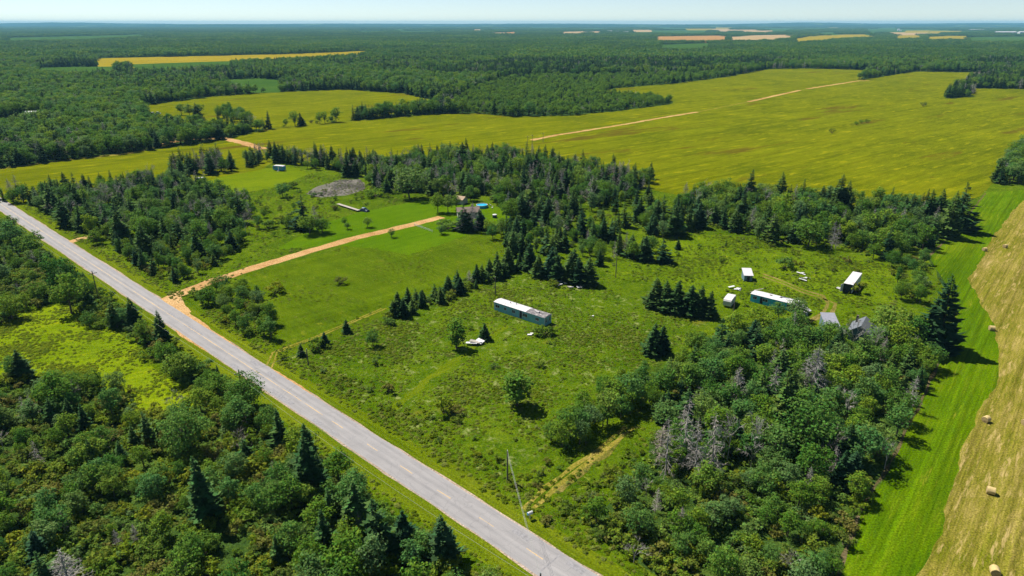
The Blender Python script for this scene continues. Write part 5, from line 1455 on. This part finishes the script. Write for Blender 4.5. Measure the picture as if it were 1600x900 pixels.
# long plank bed and covered heap on the house lawn
p0, p1 = Vector(G(528, 320.5)), Vector(G(561, 331))
fd = p1 - p0; Lf = fd.length
t = thing('flat_wagon', (p0.x, p0.y, 0), math.atan2(fd.y, fd.x), 'long narrow flat wagon of pale planks next to the black tarpaulin heap', 'wagon')
nb = 14
for i in range(nb): MB().box(Lf * i / nb, Lf * (i + 1) / nb - .03, -.75, .75, .62 + .01 * (i % 3), .70 + .01 * (i % 3)).build('plank', M['weathered_wood'], t)
MB().box(.1, Lf - .1, -.5, -.38, .38, .618).box(.1, Lf - .1, .38, .5, .38, .618).build('bed_frame', M['dark_inside'], t)
for xx in (Lf * .3, Lf * .75):
    for yy in (-.66, .66): MB().tube([(xx, yy - .1, .3), (xx, yy + .1, .3)], .31, .31, 12).build('wheel', M['rubber'], t)
x, y = G(569, 330)
t = thing('covered_car', (x, y, 0), -.55, 'dark heap under a black tarpaulin at the end of the plank wagon', 'covered car')
prof = [(-2.3, -.02), (-2.35, .55), (-1.5, .95), (-.7, 1.55), (.7, 1.6), (1.4, 1.05), (2.3, .75), (2.4, -.02)]
n = 9
vs_, fs = [], []
for j in range(n):
    yy = -1.05 + 2.1 * j / (n - 1); k = 1 - abs(yy / 1.05) ** 3 * .55
    for i, (a_, b_) in enumerate(prof): vs_.append((a_ + rr.uniform(-.06, .06), yy, max(-.02, b_ * k + rr.uniform(-.06, .06)) if j not in (0, n - 1) else min(b_, .35)))
for j in range(n - 1):
    for i in range(len(prof) - 1): fs.append((j * 8 + i, j * 8 + i + 1, (j + 1) * 8 + i + 1, (j + 1) * 8 + i))
fs += [tuple(range(8)), tuple(range(n * 8 - 1, n * 8 - 9, -1))]
m_ = MB(); m_.add(vs_, fs); m_.build('tarpaulin', M['tarpaulin'], t)
o = MB().box(-.7, .7, -.5, .5, 0, .05, .03).build('tarpaulin_patch', M['pool_blue'], t); o.location = (-.2, .35, 1.48); o.rotation_euler = (-.25, 0, .2)

# white boards and rubbish
def boards(u, v, n, s, label, seed, spread=1.6, name='board_pile', pieces='board'):
    rn = random.Random(seed); x, y = G(u, v)
    t = thing(name, (x, y, 0), 0, label, 'rubbish')
    for i in range(n):
        w, d = rn.uniform(.5, 1.5) * s, rn.uniform(.25, .8) * s
        o = MB().box(-w, w, -d, d, 0, .05).build(pieces, M['white_paint' if rn.random() < .75 else 'weathered_wood'], t)
        o.location = (rn.uniform(-spread, spread), rn.uniform(-spread, spread) * .8, .25 + .07 * i)
        o.rotation_euler = (rn.uniform(-.2, .2), rn.uniform(-.2, .2), rn.uniform(-.9, .3))
    return t
boards(741, 539, 8, 1.0, 'heap of white boards lying on the lot beside the columnar tree', 3)
boards(878, 444, 5, .8, 'white boards lying along the spruces at the rear of the lot', 4, 2.0)
boards(899, 449, 6, .55, 'scattered pale rubbish at the rear edge of the lot', 5, 2.2)
boards(829, 523, 2, .45, 'single white scrap in the weeds below the mobile home', 6, .5)
boards(928, 495, 2, .4, 'small white scrap alone on the open lot', 7, .3)
boards(1150, 452, 5, .7, 'crumpled white sheets behind the white camper', 8, 1.3)
boards(1250, 428, 3, .7, 'white scrap at the upper end of the strewn line behind the ruined trailer', 9, 1.0)
boards(1258, 437, 4, .8, 'white scrap at the lower end of the strewn line behind the ruined trailer', 10, 1.3)
boards(1311, 451, 3, .6, 'white sheets leaning near the open end of the box trailer', 11, .7)

# mailbox at the road
x, y = G(828, 811)
t = thing('mailbox', (x, y, 0), .55, 'small white mailbox on a post at the road verge by the worn path', 'mailbox')
MB().box(-.05, .05, -.05, .05, -.2, .999).build('post', M['weathered_wood'], t)
pr = [(-.22, 1.0), (.22, 1.0), (.22, 1.28)] + [(.22 * math.cos(q * math.pi / 6), 1.28 + .2 * math.sin(q * math.pi / 6)) for q in range(1, 6)] + [(-.22, 1.28)]
MB().prism(pr, -.45, .45).build('box', M['white_paint'], t)
MB().box(-.48, -.453, -.2, .2, 1.02, 1.42).build('box_door', M['blue_paint'], t)
MB().box(.1, .14, -.25, -.224, 1.3, 1.75).build('flag', M['white_paint'], t)

# hay bales
bale_pts = [(1570, 387, 'farthest hay bale, out on the cut straw'), (1538, 392, 'hay bale at the far edge between green strip and straw'), (1549, 516, 'hay bale where the green strip bulges into the straw'),
            (1540, 659, 'hay bale standing at the middle of the straw edge'), (1602, 664, 'hay bale cut off by the edge of the picture'), (1547, 771, 'hay bale out on the straw, second nearest'), (1553, 897, 'nearest hay bale at the bottom edge of the picture')]
bm_ = MB()
nb, R_ = 22, .65
rings = [(-.62, .93), (-.58, 1.0), (-.2, 1.01), (.2, 1.0), (.58, 1.0), (.62, .93)]
for q, (xx, f) in enumerate(rings):
    for i in range(nb):
        an = 2 * math.pi * i / nb
        r = R_ * f * (1 + rr.uniform(-.025, .025))
        bm_.v.append((xx + rr.uniform(-.012, .012), r * math.cos(an), max(.0, R_ * .96 + r * math.sin(an))))
for q in range(len(rings) - 1):
    for i in range(nb): bm_.f.append((q * nb + i, q * nb + (i + 1) % nb, (q + 1) * nb + (i + 1) % nb, (q + 1) * nb + i))
def bale_end(s):
    m_ = MB(); c0 = len(m_.v)
    m_.v.append((s * .66, 0, R_ * .96))
    for f in (.35, .68, .93):
        for i in range(nb):
            an = 2 * math.pi * i / nb
            m_.v.append((s * (.66 - .05 * f + rr.uniform(-.018, .018)), R_ * f * math.cos(an), max(0.0, R_ * .96 + R_ * f * math.sin(an))))
    for i in range(nb): m_.f.append((0, 1 + i, 1 + (i + 1) % nb))
    for q in range(2):
        for i in range(nb): m_.f.append((1 + q * nb + i, 1 + q * nb + (i + 1) % nb, 1 + (q + 1) * nb + (i + 1) % nb, 1 + (q + 1) * nb + i))
    return m_
proto = None
for i, (u, v, lab) in enumerate(bale_pts):
    x, y = G(u, v)
    ro = (.35, .2, -.2, .5, .1, -.55, 1.15)[i]
    t = thing('hay_bale', (x, y, 0), ro, lab, 'hay bale', 'round hay bales on the cut field')
    if proto is None:
        proto = [bm_.build('bale_roll', M['straw_bale'], t), bale_end(-1).build('cut_end', M['bale_end'], t), bale_end(1).build('cut_end', M['bale_end'], t)]
    else:
        for c in proto:
            d = c.copy(); COL.objects.link(d); d.parent = t

# utility poles and their wires
def pole(x, y, h, rot, label, arm=True, trans=False, name='utility_pole', group=None):
    t = thing(name, (x, y, 0), rot, label, 'pole', group)
    MB().tube([(0, 0, -.3), (0, 0, h)], .16, .11, 8).build('shaft', M['pole_wood'], t)
    if arm:
        MB().box(-1.1, 1.1, -.17, -.06, h - .75, h - .62).build('crossarm', M['pole_wood'], t)
        for xx in (-1.0, -.45, .45, 1.0): MB().tube([(xx, -.11, h - .618), (xx, -.11, h - .42)], .05, .06, 6).build('insulator', M['porcelain'], t)
    MB().tube([(0, 0, h + .002), (0, 0, h + .25)], .06, .07, 6).build('top_insulator', M['porcelain'], t)
    if trans: MB().tube([(.38, 0, h - 2.1), (.38, 0, h - 1.2)], .24, .24, 10).build('transformer', M['steel_grey'], t)
    return t
ra = math.atan2(RN.y, RN.x)
PL = [R(13.7, -9.5), R(-67.2, -9.5), R(-154.2, -9.5), R(-238, -9.5)]
pole(*PL[0], 9.0, ra, 'utility pole seen from above at the bottom edge below the road', False, True)
pole(*PL[1], 9.0, ra, 'utility pole whose top just clears the overhanging tree by the road')
pole(*PL[2], 9.0, ra, 'dark utility pole at the lower verge near the red side drive')
pole(*PL[3], 9.0, ra, 'farthest utility pole below the paved road')
x, y = G(793, 752); h1 = top_height(793, 752, 705); L1 = (x, y)
pole(x, y, h1, ra, 'grey utility pole at the front corner of the lot beside the worn path', False)
x, y = G(482, 571); h2 = top_height(482, 571, 546); L2 = (x, y)
pole(x, y, h2, ra, 'thin utility pole at the roadside corner of the lot by small spruces', False)
x, y = G(774, 461); pole(x, y, top_height(774, 461, 434), 0, 'lone utility pole behind the mobile home', False)
x, y = G(962, 434); pole(x, y, top_height(962, 434, 399), 0, 'lone utility pole on the meadow behind the dark spruce block', False)
x, y = G(1143, 512); pole(x, y, top_height(1143, 512, 464), 0, 'utility pole in front of the white camper', False)
for i, (u, v, vt, w_) in enumerate(((824.5, 229, 212, 'first'), (831.5, 227, 210, 'middle'), (848.5, 222, 207, 'last'))):
    x, y = G(u, v); pole(x, y, top_height(u, v, vt), .2, f'{w_} of three distant poles with crossarms on the edge of the mustard field', True, False)

def wire(name, a, b, sag, r, label, n=26, dx=0.0):
    a, b = Vector(a), Vector(b)
    pts = []
    for i in range(n + 1):
        s = i / n; p = a.lerp(b, s); p.z -= sag * 4 * s * (1 - s); pts.append(p)
    o = MB().tube(pts, r, r, 4, cap=False).build(name, M['cable'])
    return tag(o, label, 'cable', 'overhead wires')
for i in range(3):
    for k, (dz, nm) in enumerate(((.28, 'upper'), (-1.6, 'lower'))):
        p, q = PL[i], PL[i + 1]
        wire('power_line', (p[0], p[1], 9 + dz), (q[0], q[1], 9 + dz), 1.3, .015,
             f"{nm} overhead wire along the road, {('span nearest the bottom edge', 'middle span', 'far span')[i]}")
p = R(75, -9.5)
wire('power_line', (PL[0][0], PL[0][1], 9.28), (p[0], p[1], 9.28), 1.0, .022, 'overhead wire leaving the picture at the bottom edge')
for k, dz in enumerate((.2, -.25, -.7)):
    wire('service_wire', (PL[0][0], PL[0][1], 9 + dz), (L1[0], L1[1], h1 + dz), .35, .013, f"{('top', 'middle', 'lowest')[k]} of three service wires crossing the road to the lot pole")
wire('service_wire', (PL[1][0], PL[1][1], 8.2), (L2[0], L2[1], h2), .4, .018, 'single service wire crossing the road to the thin pole')

# parked cars by the trees of the upper field
def car(u, v, rot, body, label, L=4.3, H=1.45):
    x, y = G(u, v)
    t = thing('parked_car', (x, y, 0), rot, label, 'car', 'cars parked by the upper field')
    MB().box(-L / 2, L / 2, -.86, .86, .3, .85, .06).build('body', M[body], t)
    MB().box(-L * .28, L * .24, -.76, .76, .853, H, .22).build('cabin', M['glass'], t)
    MB().box(-L * .2, L * .16, -.56, .56, H + .002, H + .05, .03).build('roof', M[body], t)
    for xx in (-L * .31, L * .31):
        for yy in (-.78, .78): MB().tube([(xx, yy - .1, .32), (xx, yy + .1, .32)], .32, .32, 10).build('wheel', M['rubber'], t)
for u, v, ro, bd, lab in ((214, 180, .1, 'car_white', 'white car nearest to the dark trees by the upper field'), (223, 179.5, -.1, 'car_blue', 'pale blue car second from the dark trees'), (231, 179.2, .2, 'car_blue', 'blue car in the middle of the parked row'),
                          (239, 178.8, 0, 'car_white', 'white car next to the reddish one in the parked row'), (247, 178.2, .1, 'car_white', 'white car farthest from the dark trees')):
    car(u, v, ro, bd, lab, 5.0, 1.9)

# far farm buildings
def barn(u, v, w, d, hw, hr, label, wall='white_paint', roof='white_roof', rot=0.0, name='barn'):
    x, y = G(u, v, hw / 2)
    FARM.append((x, y, w, d))
    t = gable(0, 0, 0, w, d, hw, hr, rot, label, name, 'barn' if name == 'barn' else 'house', roof, wall, (), 'x', (x, y))
    n = max(2, int(w / 14))
    for i in range(n):
        xx = -w / 2 + w * (i + .5) / n
        MB().box(xx - 1.6, xx + 1.6, -d / 2 - .12, -d / 2 - .01, 0, hw * .72).build('door', M['slate_siding'], t)
FARM = []
barn(953, 49.4, 38, 16, 7, 12, 'white barn on the left of the far farm group')
barn(964, 50.0, 30, 14, 6, 10, 'small white barn between two longer ones far off')
barn(977, 50.8, 60, 18, 7, 11, 'long low white barn of the far farm group')
barn(1404, 47.0, 20, 14, 12, 19, 'tall white farmhouse alone on a far green field', name='farmhouse')
barn(1407, 48.0, 16, 10, 6, 10, 'low white building beside the tall far farmhouse')
barn(1526, 47.2, 150, 26, 9, 13, 'long white-roofed building high on the far slope')
barn(1571, 51.5, 150, 30, 12, 17, 'long bright white shed at the far edge of the woods')
barn(1604, 51.3, 120, 30, 12, 17, 'second bright white shed running out of the picture')
barn(56, 181, 14, 9, 3, 5.5, 'pale-roofed house among trees beyond the lower field', 'beige_siding', 'white_roof', .2, 'farmhouse')
barn(99, 38.6, 120, 30, 14, 20, 'white speck of a farm on the far horizon, nearest the picture edge')
barn(235, 39.6, 70, 26, 12, 18, 'white speck of a farm below the far ridge')

# ------------------------------------------------------------------ far woods
def lowpoly_spruce(rn): return spruce_proto(rn.randrange(10 ** 6), rn.uniform(1.1, 1.7), 7, 5, .25, 1)[0]
def lowpoly_broad(rn):
    return broad_proto(rn.randrange(10 ** 6), rn.uniform(.34, .5), 9, 9, .085)[0]
def grove(seed, radius, n, share):
    rn = random.Random(seed)
    SV, SF, LV, LF = [], [], [], []
    for i in range(n):
        a = rn.uniform(0, 6.28); r = radius * math.sqrt(rn.random())
        if rn.random() < share: (v, f), dv, df, h, w = lowpoly_spruce(rn), SV, SF, rn.uniform(9, 15), 1
        else: (v, f), dv, df, h, w = lowpoly_broad(rn), LV, LF, rn.uniform(8, 13), 1
        k = len(dv); dv += [(p[0] * h + r * math.cos(a), p[1] * h + r * math.sin(a), p[2] * h) for p in v]; df += [tuple(q + k for q in g) for g in f]
    return [(SV, SF, 0), (LV, LF, 1)]

FIELDS = [F['grass'], F['big'], F['upper'], F['lawn_pale']] + [p for _, p in FAR]
def free(g):
    for f in FIELDS: g = g[~inside(g, f)]
    for (x, y, w, d) in FARM:
        g = g[~((np.abs(g[:, 0] - x) < w / 2 + 14) & (g[:, 1] > y - d / 2 - 90) & (g[:, 1] < y + d / 2 + 12))]
    return g
def wave(g, s, seed):
    p = np.random.RandomState(seed).uniform(0, 6.28, 6)
    return np.sin(g[:, 0] / s + p[0] + np.sin(g[:, 1] / s * .7 + p[1])) * np.sin(g[:, 1] / s * .8 + p[2]) + .6 * np.sin(g[:, 0] / s * 2.3 + p[3]) * np.sin(g[:, 1] / s * 1.9 + p[4])
young = pw([(690, 172), (740, 140), (800, 120), (1000, 117), (1150, 114), (1130, 121), (950, 142), (1046, 152), (1048, 163), (890, 183), (740, 178)])
dark = pw([(640, 120), (800, 97), (1210, 95), (1210, 106), (1000, 114), (820, 121)])
def wedge(y0, y1, s): return [(-.82 * y0 - 30, y0), (.82 * y0 + 30, y0), (.82 * y1 + 30, y1), (-.82 * y1 - 30, y1)]
g = np.vstack([free(fill(wedge(330, 900, 0), 5.6, 101)), free(fill(wedge(900, 1500, 0), 7.0, 102))])
rn = np.random.RandomState(5)
f = wave(g, 90, 3); yg = inside(g, young); dk = inside(g, dark)
share = np.clip(.42 + .34 * f, .04, .95); share[yg] = .30; share[dk] = .85
u_ = rn.rand(len(g)); deadm = (rn.rand(len(g)) < np.where(yg, .03, np.clip(.05 + .05 * wave(g, 60, 9), .01, .2)))
issp = (u_ < share) & ~deadm; isbl = ~issp & ~deadm & ~yg; isyg = ~issp & ~deadm & yg
hh = rn.uniform(8, 13.5, len(g)); hh[yg] = rn.uniform(4, 7.5, yg.sum()); hh[issp] *= 1.08
light = (wave(g, 70, 21) > .35) & isbl & (rn.rand(len(g)) < .8); isbl &= ~light; isyg |= light; hh[light] *= .75
front = g[:, 1] < 520
hh[front] *= .92
def rows(m, wide): return np.column_stack([g[m], np.zeros(m.sum()), hh[m], hh[m] * wide * rn.uniform(.85, 1.25, m.sum()), -np.ones(m.sum())])
T = lambda k, n=None: [[(c[0], c[1], 0), (t_[0], t_[1], 1)] for c, t_ in PROTO[k][:n]]
scatter('far_spruce_woods', T(SP), [M['spruce'], M['bark']], rows(issp, 1.1), 6)
scatter('far_leafy_woods', T(BL, 6), [M['leaf'], M['bark']], rows(isbl, 1.1), 7)
scatter('young_woods', T(BL, 6), [M['young'], M['bark']], rows(isyg, 1.2), 12)
scatter('far_deadwood', T(DD), [M['dead'], M['dead']], rows(deadm, 1.4), 8)
print('mid woods', len(g))
edge = g[(rn.rand(len(g)) < .35)]
pts = np.column_stack([edge + rn.uniform(-3, 3, edge.shape), np.zeros(len(edge)), rn.uniform(1.5, 3.5, len(edge)), rn.uniform(2, 4, len(edge)), -np.ones(len(edge))])
scatter('far_underwood', T(SH), [M['shrub'], M['bark']], pts, 9)
g1 = free(fill(wedge(1500, 4200, 0), 22, 103))
v1 = np.where(wave(g1, 210, 12) > .15, 0, np.where(wave(g1, 150, 13) > 0, 2, 4)) + np.random.RandomState(2).randint(0, 2, len(g1))
sc1 = np.random.RandomState(3).uniform(.85, 1.15, len(g1))
GT = [grove(201 + i, 14, 20, (.8, .8, .45, .45, .15, .15)[i]) for i in range(6)]
pale = wave(g1, 130, 31) > .42
rows1 = np.column_stack([g1, np.zeros(len(g1)), sc1, sc1 * 1.05, v1])
scatter('distant_woods', GT, [M['spruce'], M['leaf']], rows1[~pale], 10)
rows1[:, 5] = 4 + rows1[:, 5] % 2; rows1[:, 3] *= .72
scatter('distant_young_woods', GT, [M['spruce'], M['young']], rows1[pale], 13)
g2 = free(fill(wedge(4200, 13000, 0), 78, 104))
v2 = np.where(wave(g2, 600, 14) > .1, 0, 2) + np.random.RandomState(4).randint(0, 2, len(g2))
g2 = g2; k2 = wave(g2, 420, 15) > -0.95
GT2 = [grove(221 + i, 52, 150, (.75, .75, .3, .3)[i]) for i in range(4)]
scatter('horizon_woods', GT2, [M['spruce'], M['leaf']], np.column_stack([g2, np.zeros(len(g2)), np.ones(len(g2)), np.ones(len(g2)), v2])[k2], 11)
print('distant', len(g1), len(g2))

# ------------------------------------------------------------------ low hills on the horizon
def hill_mat():
    m, nt, out = new_mat('wooded_hill')
    pos = nt.nodes.new('ShaderNodeNewGeometry').outputs['Position']
    n1 = noise(nt, pos, 0.0016, 5, .6); n2 = noise(nt, pos, 0.02, 4, .7)
    c = ramp(nt, n2, [(0.3, (0.010, 0.028, 0.012)), (0.7, (0.026, 0.055, 0.016))])
    c = mix(nt, maprange(nt, n1, .60, .63), c, (0.09, 0.14, 0.04))
    b = nt.nodes.new('ShaderNodeBsdfPrincipled'); b.inputs['Roughness'].default_value = 1; b.inputs['Specular IOR Level'].default_value = 0
    nt.links.new(c, b.inputs['Base Color']); nt.links.new(b.outputs[0], out.inputs['Surface'])
    return m
M['hill'] = hill_mat()
def ridge(dist, hfun, depth, seed):
    rn = random.Random(seed); vs_, fs = [], []
    n, k = 150, 7
    for i in range(n + 1):
        s = -1 + 2 * i / n
        h = hfun(s)
        for j in range(k):
            q = j / (k - 1); e = math.sin(q * math.pi) ** 1.2
            vs_.append((s * dist * .92, dist + depth * (q - .5) + 300 * math.sin(s * 9 + seed), h * e * (1 + rn.uniform(-.04, .04)) - .5))
    for i in range(n):
        for j in range(k - 1): fs.append((i * k + j, (i + 1) * k + j, (i + 1) * k + j + 1, i * k + j + 1))
    o = mesh_obj('hills', vs_, fs, M['hill'], smooth=True)
    tag(o, kind='structure')
bump_ = lambda s, c, w: math.exp(-((s - c) / w) ** 2)
ridge(14500, lambda s: 36 + 8 * math.sin(s * 11) + 6 * math.sin(s * 27 + 1), 2400, 1)
ridge(18000, lambda s: 54 + 7 * math.sin(s * 7 + 2) + 5 * math.sin(s * 19) + 38 * bump_(s, -.70, .10) + 10 * bump_(s, -.45, .2) + 34 * bump_(s, .45, .10) + 14 * bump_(s, .70, .15), 3000, 2)

# ------------------------------------------------------------------ air
m, nt, out = new_mat('summer_haze')
pv = nt.nodes.new('ShaderNodeVolumePrincipled')
pv.inputs['Color'].default_value = (0.30, 0.70, 0.95, 1)
pv.inputs['Density'].default_value = 0.000048
pv.inputs['Anisotropy'].default_value = 0.0
nt.links.new(pv.outputs[0], out.inputs['Volume'])
hz = MB().box(-27500, 27500, -600, 27500, -1.5, 130).build('haze', m)
tag(hz, kind='stuff')
